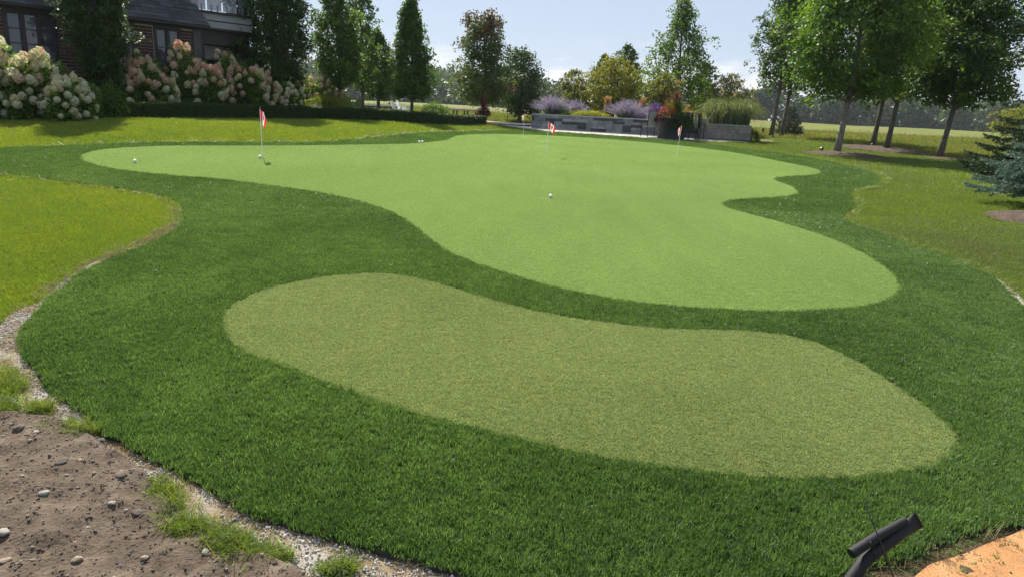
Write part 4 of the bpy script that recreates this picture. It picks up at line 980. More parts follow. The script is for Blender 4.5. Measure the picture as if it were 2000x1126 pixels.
for u, d, h, sp, lab in ((722, 22.6, .20, .42, 'low dull green tuft behind the hedge right of the hosta'), (745, 23.0, .26, .40, 'yellow grassy clump behind the hedge left of the white chairs'), (768, 23.3, .24, .38, 'small yellow lily clump just left of the white chairs'),
                        (892, 27.6, .20, .5, 'yellow tufted plant behind the hedge under the long bench'), (918, 29.2, .22, .45, 'yellow tufted plant beside the red urn plant')):
    grass_plant('lily_clump', lab, gp(u, d), h, sp, 320, .010, MAT['grass_blade'] if 'dull' in lab else MAT['lime_blade'], cat='plant', group='low clumps behind the hedge', t0=.55)
mound('small_shrub', 'low dark green shrub at the foot of the pyramid tree', gp(838, 25.4), .62, .45, .46, 2600, .06, MAT['leaf_dark'], group='low shrubs behind the hedge', t0=.6)
mound('small_shrub', 'little mid green bush right behind the white chairs', gp(783, 24.0), .40, .35, .22, 1200, .055, MAT['leaf_shrub'], group='low shrubs behind the hedge', t0=.3)
mound('small_shrub', 'wide low pale shrub with flat top beyond the long bench', gp(850, 31), .95, .5, .62, 2400, .08, MAT['leaf_shrub'], group='low shrubs behind the hedge', t0=.5)
mound('small_shrub', 'grey green bush under the first columnar tree between the hydrangeas', gp(218, 15.9), .32, .35, .70, 1600, .07, MAT['leaf_shrub'], group='low shrubs behind the hedge', t0=.3)

# white garden chairs beyond the hedge
def adirondack(loc, rz, label):
    r = empty('garden_chair', loc, rz, label, 'chair', 'white garden chairs')
    for i in range(5):
        x = (i - 2) * .10; top = .98 - .05 * (i - 2) ** 2
        MB().hexa([(x - .045, .30, .30), (x + .045, .30, .30), (x + .045, .33, .30), (x - .045, .33, .30),
                   (x*1.2 - .045, .30 + top * .36, top), (x*1.2 + .045, .30 + top * .36, top), (x*1.2 + .045, .33 + top * .36, top), (x*1.2 - .045, .33 + top * .36, top)]).build('back_slat', MAT['white_paint'], r)
    for i in range(5):
        y = -.25 + i * .115; MB().box(-.26, .26, y, y + .095, .36 - i * .022, .38 - i * .022).build('seat_slat', MAT['white_paint'], r)
    for s in (-1, 1):
        MB().box(s*.30 - .05, s*.30 + .05, -.34, .42, .56, .585).build('armrest', MAT['white_paint'], r)
        MB().box(s*.285 - .02, s*.285 + .02, -.30, -.20, 0, .558).build('leg', MAT['white_paint'], r)
        MB().hexa([(s*.24 - .015, -.25, .24), (s*.24 + .015, -.25, .24), (s*.24 + .015, .55, .0), (s*.24 - .015, .55, .0),
                   (s*.24 - .015, -.25, .355), (s*.24 + .015, -.25, .355), (s*.24 + .015, .62, .10), (s*.24 - .015, .62, .10)]).build('leg', MAT['white_paint'], r)
    return r
for u, lab in ((778, 'white slatted garden chair, left of the pair under the pyramid tree'), (790, 'white slatted garden chair, right of the pair under the pyramid tree')):
    b = base(u, 40); adirondack(b, 2.3, lab).scale = (.75, .75, .75)
# long low benches and pale capped walls beyond
def bench(u0, v0, u1, v1, d0, d1, label, cat='bench', legs=4):
    a, b_ = at(u0, v0, d0), at(u1, v1, d1); c = (a + b_) / 2; L_ = (b_ - a).length; an = math.atan2(b_.y - a.y, b_.x - a.x); zg = gz(c.x, c.y); h = c.z - zg
    r = empty('long_bench', (c.x, c.y, zg), an, label, cat)
    for i in range(3): MB().box(-L_/2, L_/2, -.24 + i * .165, -.24 + i * .165 + .15, h - .05, h).build('plank', MAT['bench_wood'], r)
    for i in range(legs):
        x = -L_/2 + .25 + (L_ - .5) * i / (legs - 1)
        MB().box(x - .028, x + .028, -.2, -.15, -.06, h - .052).box(x - .028, x + .028, .15, .2, -.06, h - .052).build('leg', MAT['black_metal'], r)
bench(838, 211, 942, 216.5, 33, 32, 'long low wooden bench with dark legs behind the right part of the hedge', legs=5)
def block_wall(name, label, p0, p1, z0, h, th, courses, per, mats, cap=None, caph=.05, dark=0, cat='wall', jit=.25, zstep=None):
    """dry-laid stone wall: every stone a part, cap slabs on top"""
    a, b_ = Vector(p0), Vector(p1); L_ = (b_ - a).length; an = math.atan2(b_.y - a.y, b_.x - a.x)
    r = empty(name, (a.x, a.y, z0), an, label, cat)
    MB().box(.02, L_ - .02, .03, th, -.15, h - .005).build('core', MAT['wall_core'], r)
    ch = h / courses
    for c in range(courses):
        x = 0.0
        while x < L_ - .02:
            w = min(per * rng.uniform(1 - jit, 1 + jit * 1.6), L_ - x)
            if L_ - x - w < .12: w = L_ - x
            m = MAT[mats[int(rng.integers(0, len(mats)))]]; pr = rng.uniform(-.022, .012); gp_ = .006
            y0 = pr; zz0, zz1 = c * ch + gp_ * .5 - (.12 if c == 0 else 0), (c + 1) * ch - gp_ * .5
            MB().hexa([(x + gp_, y0 + rng.uniform(0, .01), zz0), (x + w - gp_, y0 + rng.uniform(0, .01), zz0), (x + w - gp_, .12, zz0), (x + gp_, .12, zz0),
                       (x + gp_, y0 + rng.uniform(0, .01), zz1), (x + w - gp_, y0 + rng.uniform(0, .01), zz1), (x + w - gp_, .12, zz1), (x + gp_, .12, zz1)]).build('stone', m, r)
            x += w
    if cap:
        n = max(1, round(L_ / .9))
        for i in range(n): MB().box(L_ * i / n + .003, L_ * (i + 1) / n - .003, -.05, th + .04, h + .001, h + caph).build('cap_stone', MAT[cap], r)
    return r
# the raised bed wall
WD = 30.0
wa, wb = base(1038, WD), base(1284, WD - .8)
zw0 = tz(1150, 256.5, WD - .4); zw1 = tz(1150, 229.5, WD - .4)
W1 = block_wall('stone_wall', 'long grey stone retaining wall below the lilac flowers', (wa.x, wa.y, 0), (wb.x, wb.y, 0), zw0, zw1 - zw0, .4, 5, .52, ['wall_stone'] * 4 + ['wall_stone_dark'], 'cap_stone', .05, jit=.45)
Lw = (wb - wa).length
for u, v, w_, h_ in ((1079, 241, .20, .26), (1138, 246, .36, .26), (1226, 252, .36, .24), (1164, 232.5, .18, .14), (1209, 233.5, .34, .10), (1041, 231, .12, .20), (1108, 240, .20, .08)):
    s = (u - 1038) / (1284 - 1038) * Lw; zc = tz(u, v, WD - .4 * (u - 1038) / 123 * 1) - zw0
    MB().box(s - w_/2, s + w_/2, -.034, .03, max(zc - h_/2, .01), zc + h_/2).build('dark_block', MAT['wall_stone_dark'], W1)
wc, wd_ = base(1380, 28.6), base(1468, 28.2)
zc0 = tz(1420, 266.5, 28.4); zc1 = tz(1420, 245.5, 28.4)
block_wall('stone_wall', 'low warm grey stone wall under the arching grass', (wc.x, wc.y, 0), (wd_.x, wd_.y, 0), zc0, zc1 - zc0, .4, 3, .5, ['wall_stone_warm'], 'cap_stone', .04)
block_wall('stone_wall', 'dark stone wall piece behind the patio chairs', (wb.x + .01, wb.y + .06, 0), (wc.x - .32, wc.y + .1, 0), zw0, zw1 - zw0 - .05, .4, 4, .5, ['wall_stone', 'wall_stone_dark'], 'cap_stone', .04)
block_wall('stone_pillar', 'short square stone pillar where the low warm grey wall begins', (wc.x - .30, wc.y - .02, 0), (wc.x - .01, wc.y - .02, 0), zc0, tz(1372, 233, 28.6) - zc0, .3, 4, .3, ['wall_stone_warm'], 'cap_stone', .04, cat='pillar')
la, lb = base(946, 31.5), base(1037, 31.0)
zl0, zl1 = gz(la.x, la.y) - .05, tz(990, 240, 31.2)
block_wall('seat_wall', 'very low dark wall with bright white cap left of the long stone wall', (la.x, la.y, 0), (lb.x, lb.y, 0), zl0, zl1 - zl0 - .05, .35, 2, .5, ['wall_stone_dark', 'wall_stone'], 'white_cap', .05)
fa, fb = at(703, 204, 44), at(776, 207, 44); 
block_wall('seat_wall', 'far low wall with white cap behind the white chairs', (fa.x, fa.y, 0), (fb.x, fb.y, 0), gz(fa.x, fa.y) - .1, fa.z - gz(fa.x, fa.y) + .05, .4, 2, .6, ['wall_stone_dark'], 'white_cap', .06)
# raised bed fill
rb = np.array([(wa.x + .2, wa.y + .25), (wb.x, wb.y + .25), (wc.x, wc.y + .3), (wd_.x - .1, wd_.y + .25), (wd_.x - .1, 37.5), (6, 39), (2, 39), (wa.x + .3, 37)])
def zbed(x, y): return np.maximum(g(x, y) + .05, np.where(x < wc.x - .2, zw1 - .06, zc1 - .03) + .03 * np.maximum(y - 30, 0) * 0)
sheet('raised_bed', rb, 0.0, .4, MAT['bed_soil'], zf=zbed, skirt=.8)
sheet('patio', PATIO, .012, .5, MAT['paving'], skirt=.06, smooth=False)

def bedp(u, d, dz=0.0):
    b = base(u, d); b.z = float(zbed(np.array([b.x]), np.array([b.y]))[0]) + dz; return b
SG = 'lilac flowering sages on the raised bed'
sage('sage_plant', 'biggest lilac sage mound at the left end of the long stone wall', bedp(1078, 31.2), .88, .95, 420, group=SG)
sage('sage_plant', 'fainter lilac sage showing behind the lime green clump', bedp(1122, 32.4), .78, .62, 230, group=SG)
sage('sage_plant', 'wide lilac sage mound on the stone wall right of the lime clump', bedp(1222, 31.2), .86, 1.0, 430, group=SG)
sage('sage_plant', 'silvery low sage spilling over the wall left of the pale chair', bedp(1250, 30.7), .45, .55, 200, group=SG)
sage('sage_plant', 'violet purple flowering clump just left of the red potted flowers', bedp(1277, 31.2), .80, .42, 200, group=SG, fl=MAT['violet_flower'])
grass_plant('lily_clump', 'wide bright lime green grassy clump on top of the stone wall', bedp(1150, 30.75), .50, .95, 950, .016, MAT['lime_blade'], cat='plant', base_r=.5, t0=.55)
mound('small_shrub', 'mid green leafy filler at the right foot of the biggest lilac sage', bedp(1098, 31.0), .40, .4, .5, 1500, .06, MAT['leaf_shrub'], t0=.4)
FG = 'tan feather grasses on the raised bed'
for u, d, lab, h in ((1184, 32.0, 'bright orange tan feather grass between the two lilac sages', 1.05), (1252, 33.0, 'pale tan feather grass left of the violet clump', 1.1),
                     (1300, 33.4, 'tan feather grass glimpsed left of the dark spiky potted plant', 1.15), (1338, 33.0, 'short orange tan feather grass right of the dark spiky potted plant', .95)):
    grass_plant('feather_grass', lab, bedp(u, d), h * .72, .22, 130, .008, MAT['grass_blade'], group=FG, plumes=70, plume_mat=MAT['plume_tan'], plume_len=.42, plume_w=.05, t0=.5, up=.2)
grass_plant('silver_grass', 'large arching pale green grass clump on the low warm grey wall', bedp(1420, 29.6), 1.35, 1.05, 2000, .022, MAT['miscanthus'], base_r=.85, up=.7, droop=1.5, plumes=4, plume_mat=MAT['plume_tan'], plume_len=.30, t0=.5)
mound('small_shrub', 'yellow green low shrub behind the black patio chairs', bedp(1357, 31.0), .55, .45, .55, 2000, .06, MAT['leaf_yellow'], t0=.35)
mound('small_shrub', 'reddish brown low foliage behind the patio chairs', bedp(1338, 32.4), .55, .45, .70, 1800, .06, MAT['leaf_autumn'], t0=.8)
mound('small_shrub', 'dark bush clipping the right end of the low warm grey wall', base(1472, 28.4), .22, .3, .48, 1400, .05, MAT['leaf_dark'], t0=.5)

# ------------------------------------------------------------------ potted plants
pot_b = base(1312, 27.9); pot_b.z = gz(pot_b.x, pot_b.y) + .012
zpot = tz(1308, 230, 27.9) - pot_b.z
pot = empty('planter', pot_b, 0, 'big black tapered planter pot on the patio edge', 'planter')
rp = 31 * 27.9 / FPX
MB().lathe([(rp * .80, -.03), (rp * .80, .0), (rp * .98, zpot * .96), (rp * 1.03, zpot * .96), (rp * 1.03, zpot), (rp * .90, zpot), (rp * .86, zpot * .82), (0, zpot * .82)], 28).build('pot', MAT['planter_black'], pot, True)
MB().lathe([(0, zpot * .86), (rp * .86, zpot * .85)], 20).build('soil', MAT['bed_soil'], pot)
pz = pot_b + Vector((0, 0, zpot * .82))
def flower_cluster(name, label, loc, r, h, n, leafs, lm, fm, nf, cat='flower', fl=.045):
    root = mound(name, label, loc, r, r, h, leafs, .055, lm, cat)
    d = nrm(rng.normal(0, 1, (nf, 3))); d[:, 2] = np.abs(d[:, 2]); P = d * np.array([r, r, h]) * rng.uniform(.85, 1.12, (nf, 1))
    k = n; PP = np.repeat(P, k, 0) + rng.normal(0, .028, (nf * k, 3)); DD = rng.normal(0, 1, (nf * k, 3)); NN = np.repeat(d, k, 0) + rng.normal(0, .5, (nf * k, 3))
    tag(link('blossoms', leaf_mesh('blossoms', PP, DD, NN, fl * rng.uniform(.7, 1.2, nf * k), fl * .8, .5 + rng.normal(0, .25, nf * k), fm), None, root), kind='stuff')
    return root
flower_cluster('potted_flower', 'bright red flowers in the left half of the black planter', pz + Vector((-.25, -.22, .14)), .33, .42, 9, 700, MAT['leaf_dark'], MAT['red_flower'], 46)
flower_cluster('potted_flower', 'trailing dark red foliage over the left rim of the black planter', pz + Vector((-.52, -.22, -.02)), .24, .26, 6, 600, MAT['burgundy_leaf'], MAT['red_flower'], 10, 'plant')
mound('potted_foliage', 'dark trailing foliage over the right half of the black planter', pz + Vector((.22, -.34, -.26)), .55, .46, .62, 3800, .06, MAT['leaf_dark'], 'plant', t0=.55)
grass_plant('potted_grass', 'tall dark spiky grass with drooping brown plumes in the black planter', pz + Vector((.12, .05, .05)), .85, .55, 420, .014, MAT['grass_blade'], base_r=.12, up=.3, droop=.5, plumes=26, plume_mat=MAT['plume_dark'], plume_len=.34, plume_w=.06, t0=.35)
grass_plant('canna_plant', 'red tipped canna spike rising highest from the black planter', pz + Vector((.10, .12, .1)), 1.15, .20, 26, .07, MAT['leaf_red_blade'] if 'leaf_red_blade' in MAT else MAT.setdefault('leaf_red_blade', leafmat('leaf_red_blade', G3((.05,.06,.02),(.10,.06,.03),(.18,.05,.03)), .35)), cat='plant', base_r=.06, up=.2, droop=.2, plumes=2, plume_mat=MAT['red_flower'], plume_len=.14, plume_w=.05)
ub = base(944, 30.4); uz = tz(944, 211, 30.4) - gz(ub.x, ub.y)
urn = empty('urn_planter', ub, 0, 'dark urn planter at the right end of the hedge', 'planter')
MB().lathe([(.17, -.03), (.17, .04), (.12, .10), (.22, uz * .55), (.25, uz * .8), (.28, uz * .8), (.28, uz * .86), (.22, uz * .84), (0, uz * .78)], 20).build('pot', MAT['planter_black'], urn, True)
uz_ = ub + Vector((0, 0, uz * .72))
flower_cluster('potted_flower', 'burgundy and red plant spilling out of the urn at the hedge end', uz_ + Vector((0, 0, -.15)), .34, .42, 6, 900, MAT['burgundy_leaf'], MAT['red_flower'], 22, 'plant')
grass_plant('canna_plant', 'upright dark red leafed canna in the urn at the hedge end', uz_ + Vector((0, 0, .1)), .66, .28, 40, .08, MAT['burgundy_leaf'], cat='plant', base_r=.07, up=.2, droop=.3, plumes=3, plume_mat=MAT['burgundy_leaf'], plume_len=.14, plume_w=.06, t0=.55)

# ------------------------------------------------------------------ patio furniture
def sling_chair(loc, rz, label, strap=False, s=1.0):
    r = empty('patio_chair', loc, rz, label, 'chair', 'black framed chairs on the patio'); r.scale = (s, s, s)
    for x in (-.29, .29):
        MB().tube([(x, -.30, 0), (x, -.28, .62), (x, .0, .645), (x, .30, .63)], .018, 6).build('armrest', MAT['black_metal'], r)
        MB().tube([(x, .36, 0), (x, .24, .40), (x, .36, 1.0)], .018, 6).build('back_post', MAT['black_metal'], r)
        MB().tube([(x, -.29, .40), (x, .24, .38)], .015, 6).build('seat_rail', MAT['black_metal'], r)
    MB().tube([(-.29, .36, 1.0), (.29, .36, 1.0)], .015, 6).build('top_rail', MAT['black_metal'], r)
    MB().tube([(-.29, -.29, .40), (.29, -.29, .40)], .015, 6).build('front_rail', MAT['black_metal'], r)
    if strap:
        for i in range(4):
            x = -.21 + i * .14
            MB().hexa([(x - .045, .245, .42), (x + .045, .245, .42), (x + .045, .255, .42), (x - .045, .255, .42), (x - .045, .35, .98), (x + .045, .35, .98), (x + .045, .36, .98), (x - .045, .36, .98)]).build('back_strap', MAT['sling'] if i % 2 else MAT['black_metal'], r)
    else:
        MB().hexa([(-.27, .245, .42), (.27, .245, .42), (.27, .255, .42), (-.27, .255, .42), (-.27, .35, .98), (.27, .35, .98), (.27, .36, .98), (-.27, .36, .98)]).build('backrest', MAT['sling'], r)
    MB().box(-.27, .27, -.27, .23, .395, .41).build('seat', MAT['sling'] if not strap else MAT['black_metal'], r)
    return r
def pp(u, d):
    b = base(u, d); b.z = gz(b.x, b.y) + .014; return b
sling_chair(pp(1272, 28.2), math.pi + .25, 'pale sling patio chair half hidden left of the black planter')
sling_chair(pp(1341, 28.0), math.pi - .7, 'black strap patio chair just right of the black planter', True)
sling_chair(pp(1358, 28.25), math.pi - .5, 'black strap patio chair, rightmost by the stone pillar', True)
sg = orange = empty('garden_stone', base(960, 29.6), .3, 'flat orange stone at the right end of the hedge', 'stone')
MB().lathe([(0, -.04), (.30, -.03), (.33, .03), (.27, .075), (.12, .10), (0, .10)], 14).build('stone', MAT['orange_stone'], orange, True)
orange.scale = (1, .6, 1)

sb = pt(76, 229)
slab = empty('stone_slab', sb, .1, 'flat dark grey stone slab lying on the shaded lawn before the white hydrangeas', 'stone')
MB().lathe([(0, -.03), (.33, -.03), (.36, .02), (.33, .05), (0, .055)], 16).build('stone', MAT['stone_pier'], slab, True); slab.scale = (1, .55, 1)
# ------------------------------------------------------------------ mulch beds, stakes
def mulch(label, u, v, rx, ry, h=.09, d=None):
    c = pt(u, v); th = np.linspace(0, 2 * math.pi, 40, endpoint=False)
    wv = 1 + .10 * np.sin(th * 3 + u) + .06 * np.sin(th * 5 + v)
    poly = np.c_[c.x + np.cos(th) * rx * wv, c.y + np.sin(th) * ry * wv]
    def dz(V): 
        q = np.sqrt(((V[:, 0] - c.x) / rx) ** 2 + ((V[:, 1] - c.y) / ry) ** 2); return h * np.clip(1.1 - q * q, 0, 1) + ripple(V, 5, .03, u * .1) * np.clip(1.2 - q, 0, 1)
    o = sheet('mulch_bed', poly, .012, .14, MAT['mulch'], disp=dz, kind=None); tag(o, label, 'mulch bed', 'mulch rings round the trees'); return c
mulch('brown mulch ring round the nearest pale trunk', 1652, 304, 1.25, 1.5)
mulch('long brown mulch bed round two maple trunks', 1728, 294, 1.6, 1.9)
mulch('thin mulch patch at the foot of the lone leaning trunk', 1850, 311, .9, .9, .05)
mulch('mulch strip under the paired trunks', 1518, 267, 1.6, 1.6, .05)
mulch('reddish mulch ring under the blue spruce at the right edge', 2085, 436, .95, .85)
def stake(u, v, h, label):
    p = pt(u, v); r = empty('path_light', (p.x, p.y, p.z), 0, label, 'garden light', 'small dark garden lights')
    MB().tube([(0, 0, -.05), (0, 0, h * .55)], .018, 6).build('stake', MAT['black_metal'], r)
    MB().lathe([(.0, h * .5), (.055, h * .52), (.06, h * .85), (.03, h), (0, h)], 10).build('head', MAT['black_metal'], r)
stake(1604, 299, .19, 'small black garden light at the left of the nearest mulch ring')
stake(1703, 289, .17, 'small black garden light in the long mulch bed')
stake(1489, 265, .40, 'dark leaning garden light left of the paired trunks')

# ------------------------------------------------------------------ flags, balls, cups
LEAF = [(0,1),(.13,.75),(.26,.82),(.20,.42),(.42,.62),(.48,.48),(.80,.54),(.68,.24),(.80,.14),(.40,-.18),(.46,-.36),(.05,-.28),(.04,-.62)]
LEAF = LEAF + [(-x, y) for x, y in LEAF[::-1] if x > 0]
def flag(u, v, label, W=.21, Hh=.15, az=0.0, droop=.9, H=.76, lean=(0, 0), sweep=.05):
    p = pt(u, v); p.z += .012
    r = empty('golf_flag', p, 0, label, 'flag', 'little red and white pin flags on the putting green')
    top = Vector((lean[0], lean[1], H))
    MB().tube([(0, 0, -.03), top], .0062, 8).build('pole', MAT['white_paint'], r)
    MB().lathe([(0, -.012), (.010, -.004), (.011, .004), (.007, .010), (0, .012)], 8, top).build('finial', MAT['black_metal'], r)
    nx, nz = 16, 8; dx, dy = math.cos(az), math.sin(az)
    def P(s, t):
        l = s * W; fold = .020 * math.sin(s * 6.5 + t * 1.5) * s ** .6
        hx = l * math.cos(droop * (.55 + .45 * s)); dz = -l * math.sin(droop * (.55 + .45 * s)) * (1 - .18 * (1 - t))
        zz = H - .018 - t * Hh * (1 - .12 * s) + dz
        return Vector((top.x + dx * (hx + .006) - dy * fold - dx * sweep * t * s, top.y + dy * (hx + .006) + dx * fold, zz))
    V = [P(i / nx, j / nz) for i in range(nx + 1) for j in range(nz + 1)]
    F = [(i*(nz+1) + j, (i+1)*(nz+1) + j, (i+1)*(nz+1) + j + 1, i*(nz+1) + j + 1) for i in range(nx) for j in range(nz)]
    me = mesh('cloth', V, F, True); me.materials.append(MAT['flag_red']); me.materials.append(MAT['flag_white'])
    for k, f in enumerate(me.polygons): f.material_index = 1 if nx * .25 <= k // nz < nx * .75 else 0
    cl = link('cloth', me, None, r)
    for sg_ in (-1, 1):
        LV = []
        for a, b_ in [(0, .1)] + LEAF:
            s, t = .5 + a * .20 * .75, .5 - b_ * .34
            n = ((P(s + .02, t) - P(s - .02, t)).cross(P(s, t + .02) - P(s, t - .02))).normalized(); LV.append(P(s, t) + n * .0018 * sg_)
        m = len(LEAF); MB().add(LV, [(0, 1 + i, 1 + (i + 1) % m) for i in range(m)]).build('maple_leaf', MAT['flag_red'], cl)
    cup = empty('golf_cup', p - Vector((0, 0, .002)), 0, 'hole cup ' + label[1], 'golf hole', 'holes in the putting green') if False else None
    return p
flag(513, 309, 'red and white maple leaf pin flag with a ball at its foot', az=-.35, droop=1.02, lean=(-.012, 0))
flag(1066, 307, 'red and white maple leaf pin flag in the middle of the green', az=-.30, droop=.72, lean=(.02, 0))
flag(1022, 266, 'farthest little maple leaf pin flag at the back of the green', az=math.pi + .5, droop=1.25)
flag(1321, 306, 'maple leaf pin flag at the right of the green in front of the planter', az=math.pi - .25, droop=1.22, lean=(.055, 0))
def cup(u, v, label):
    p = pt(u, v); p.z += .021
    c = empty('golf_cup', p, 0, label, 'golf hole', 'hole cups in the putting green')
    MB().lathe([(.056, .0), (.056, .008), (.050, .008), (.050, -.03)], 20).build('rim', MAT['white_paint'], c, True)
    MB().lathe([(.0501, .002), (0, .002)], 20).build('shade_disc', MAT['black_metal'], c)  # flat black disc paints the shade down the hole
cup(1063, 392, 'empty hole cup beside the ball in the middle of the green')
cup(514, 309.5, 'hole cup at the foot of the left flag')
cup(1066, 307.5, 'hole cup at the foot of the middle flag')
cup(1022, 266.5, 'hole cup at the foot of the farthest flag')
cup(1320, 306.5, 'hole cup at the foot of the right flag')
def ball(u, v, label, dz=.034):
    p = pt(u, v); n, m = 20, 14; V, F = [], []
    for i in range(m + 1):
        for j in range(n):
            ph, th = math.pi * i / m, 2 * math.pi * j / n; rr = .02135 * (1 - .02 * ((i + j) % 2))
            V.append((rr * math.sin(ph) * math.cos(th), rr * math.sin(ph) * math.sin(th), rr * math.cos(ph)))
    F = [(i*n + j, (i+1)*n + j, (i+1)*n + (j+1) % n, i*n + (j+1) % n) for i in range(m) for j in range(n)]
    o = link('golf_ball', mesh('golf_ball', V, F, True), MAT['ball'], None, (p.x, p.y, p.z + dz + .0205))
    o.scale = (1.2, 1.2, 1.2)
    return tag(o, label, 'golf ball', 'white golf balls on the green')
ball(264, 322, 'white golf ball alone near the left tip of the green')
ball(508, 313, 'white golf ball in front of the left flag')
ball(1075, 391, 'white golf ball beside the empty hole in the middle of the green')
ball(819, 283, 'white golf ball lying on the back edge of the green, left of a touching pair', .036)
ball(825, 282.5, 'white golf ball lying on the back edge of the green, right of a touching pair', .036)

# ------------------------------------------------------------------ irrigation pipe, bottom right
def pipe():
    D = 1.92
    A0, A1, A2, A3 = at(1640, 1160, D - .06), at(1690, 1092, D), at(1742, 1052, D + .04), at(1772, 1030, D + .07)
    r0 = pt(1640, 1140)
    root = empty('irrigation_pipe', (r0.x, r0.y, r0.z), 0, 'black plastic pipe folded back on itself and tied at the bottom right corner', 'pipe')
    off = Vector(root.location)
    rad = 13.8 * D / FPX
    g0 = pt(1600, 1210); g0.z -= .1
    MB().tube([p - off for p in (g0, A0, A1, A2, A3)], [rad, rad, rad, rad, rad * .95], 16).build('pipe', MAT['pipe'], root, True)
    # flattened fold at the tip
    T = (A3 - A2).normalized(); up = Vector((0, -.25, 1)); sd = T.cross(up).normalized(); nn = sd.cross(T).normalized()
    E = A3 + T * .055; lat = (_UC * .8 - _RC * .45).normalized(); 
    V = []
    for c, a, b_ in ((A3 - T * .03, rad * .95, rad * .95), (A3 + T * .02, rad * 1.25, rad * .6), (E, rad * 1.45, rad * .22)):
        for j in range(16):
            t = 2 * math.pi * j / 16; V.append(c + lat * math.cos(t) * a + lat.cross(T).normalized() * math.sin(t) * b_ - off)
    F = [(i*16 + j, i*16 + (j+1) % 16, (i+1)*16 + (j+1) % 16, (i+1)*16 + j) for i in range(2) for j in range(16)] + [tuple(range(47, 31, -1))]
    MB().add(V, F).build('flattened_end', MAT['pipe'], root, True)
    B0, B1, B2 = at(1662, 1080, D - .015), at(1715, 1046, D + .03), at(1768, 1016, D + .075)
    m = MB().tube([B0 - off, B1 - off, B2 - off], [rad * .80, rad * .80, rad * .66], 16, False)
    m.build('folded_pipe', MAT['pipe'], root, True)
    MB().tube([B0 - off, B0 - off + (B1 - B0).normalized() * .003], rad * .74, 16).build('pipe_opening', MAT['black_metal'], root)
    K = [at(1688, 981, D + .02), at(1702, 1016, D - .02), at(1717, 1050, D - .05), at(1722, 1064, D - .055), at(1734, 1096, D - .02), at(1748, 1135, D - .01)]
    MB().tube([k - off for k in K], [.0016, .0020, .0022, .0024, .0022, .0022], 6).build('tie', MAT['black_metal'], root)
    K = [at(1697, 1053, D + .05), at(1702, 1060, D - .05), at(1709, 1078, D - .052), at(1712, 1090, D + .02)]
    MB().tube([k - off for k in K], .0018, 6).build('tie', MAT['black_metal'], root)
pipe()

# ------------------------------------------------------------------ soil clods, stones, chips, weeds
def rock(name, mat, seed, flat=.7, sub=2, rough=.35):
    import bmesh
    bm = bmesh.new(); bmesh.ops.create_icosphere(bm, subdivisions=sub, radius=1.0)
    for v in bm.verts:
        n = mnoise.noise(v.co * 1.3 + Vector((seed * 7.1, 0, 0))) * rough + mnoise.noise(v.co * 3.1 + Vector((0, seed * 3.3, 0))) * rough * .5
        v.co *= 1 + n; v.co.z *= flat
    me = bpy.data.meshes.new(name); bm.to_mesh(me); bm.free(); me.materials.append(MAT[mat])
    me.polygons.foreach_set('use_smooth', np.ones(len(me.polygons), bool)); return me
clod_src = source('clod', [rock('clod', 'clod', s, .75, 1, .5) for s in range(6)])
pebble_src = source('pebble', [rock('pebble', 'stone_tan', s, .65, 1, .3) for s in range(3)] + [rock('pebble', 'stone_pale', s + 5, .6, 1, .3) for s in range(2)])
chip_src = source('chip', [rock('chip', 'chip', s, .45, 1, .45) for s in range(6)])
def pts_in(poly, n, holes=(), dmax=9):
    lo, hi = poly.min(0), np.minimum(poly.max(0), dmax); P = np.c_[rng.uniform(lo[0], hi[0], n), rng.uniform(lo[1], hi[1], n)]
    m = inside(P, poly)
    for q in holes: m &= ~inside(P, q)
    return P[m]
P2 = pts_in(SOIL, 42000, [FRINGE]); z = g(P2[:, 0], P2[:, 1]) + .041 + soil_disp(P2)
S = .0013 + .0055 * rng.uniform(0, 1, len(P2)) ** 7 + .006 * (rng.uniform(0, 1, len(P2)) > .988)
scatter('soil_crumbs', clod_src, np.c_[P2, z - S * .25], rng.uniform(0, 6.28, (len(P2), 3)), np.c_[S, S, S], rng.uniform(0, 1, len(P2)))
P2 = pts_in(SOIL, 420, [FRINGE]); z = g(P2[:, 0], P2[:, 1]) + .043 + soil_disp(P2)
S = .003 + .006 * rng.uniform(0, 1, len(P2)) ** 3
scatter('soil_pebbles', pebble_src, np.c_[P2, z], rots(len(P2), .3), np.c_[S, S, S], rng.uniform(0, 1, len(P2)))
P2 = pts_in(STRIP, 110000, [FRINGE, SOIL], 9); nz = vnoise(P2, 2.3, 4); P2 = P2[nz > -.18 + rng.normal(0, .08, len(P2))]
z = g(P2[:, 0], P2[:, 1]) + .006 + ripple(P2, 7, .008, 2.0); S = .0035 + .0055 * rng.uniform(0, 1, len(P2)) ** 2
scatter('gravel_chips', chip_src, np.c_[P2, z], rng.uniform(0, 6.28, (len(P2), 3)), np.c_[S, S, S], rng.uniform(0, 1, len(P2)))
STONES = [(90, 990, .017, 'pale', 'flat pale pinkish stone lying alone in the open soil'), (72, 862, .014, 'pale', 'small grey stone in the soil near the upper weeds'), (6, 1060, .022, 'pale', 'rounded grey stone cut by the left edge'),
          (152, 1106, .016, 'tan', 'tan stone near the bottom edge of the soil'), (125, 928, .026, 'clod', 'large dark clod of earth in the middle of the soil'), (160, 925, .010, 'tan', 'pinkish stone chip right of the large dark clod'),
          (222, 1008, .013, 'pale', 'oval bluish grey stone in the soil'), (270, 1022, .020, 'clod', 'dark earth lump right of the oval grey stone'), (240, 957, .020, 'clod', 'dark earth lump below the gravel strip'), (40, 848, .026, 'clod', 'dark clod at the top of the soil'),
          (198, 880, .018, 'clod', 'dark lump at the end of the upper gravel patch'), (285, 1112, .012, 'tan', 'tan pebble at the bottom right of the soil'), (402, 1095, .013, 'pale', 'pale pebble under the biggest weed clump'), (12, 1118, .018, 'tan', 'orange tan stone in the bottom left corner')]
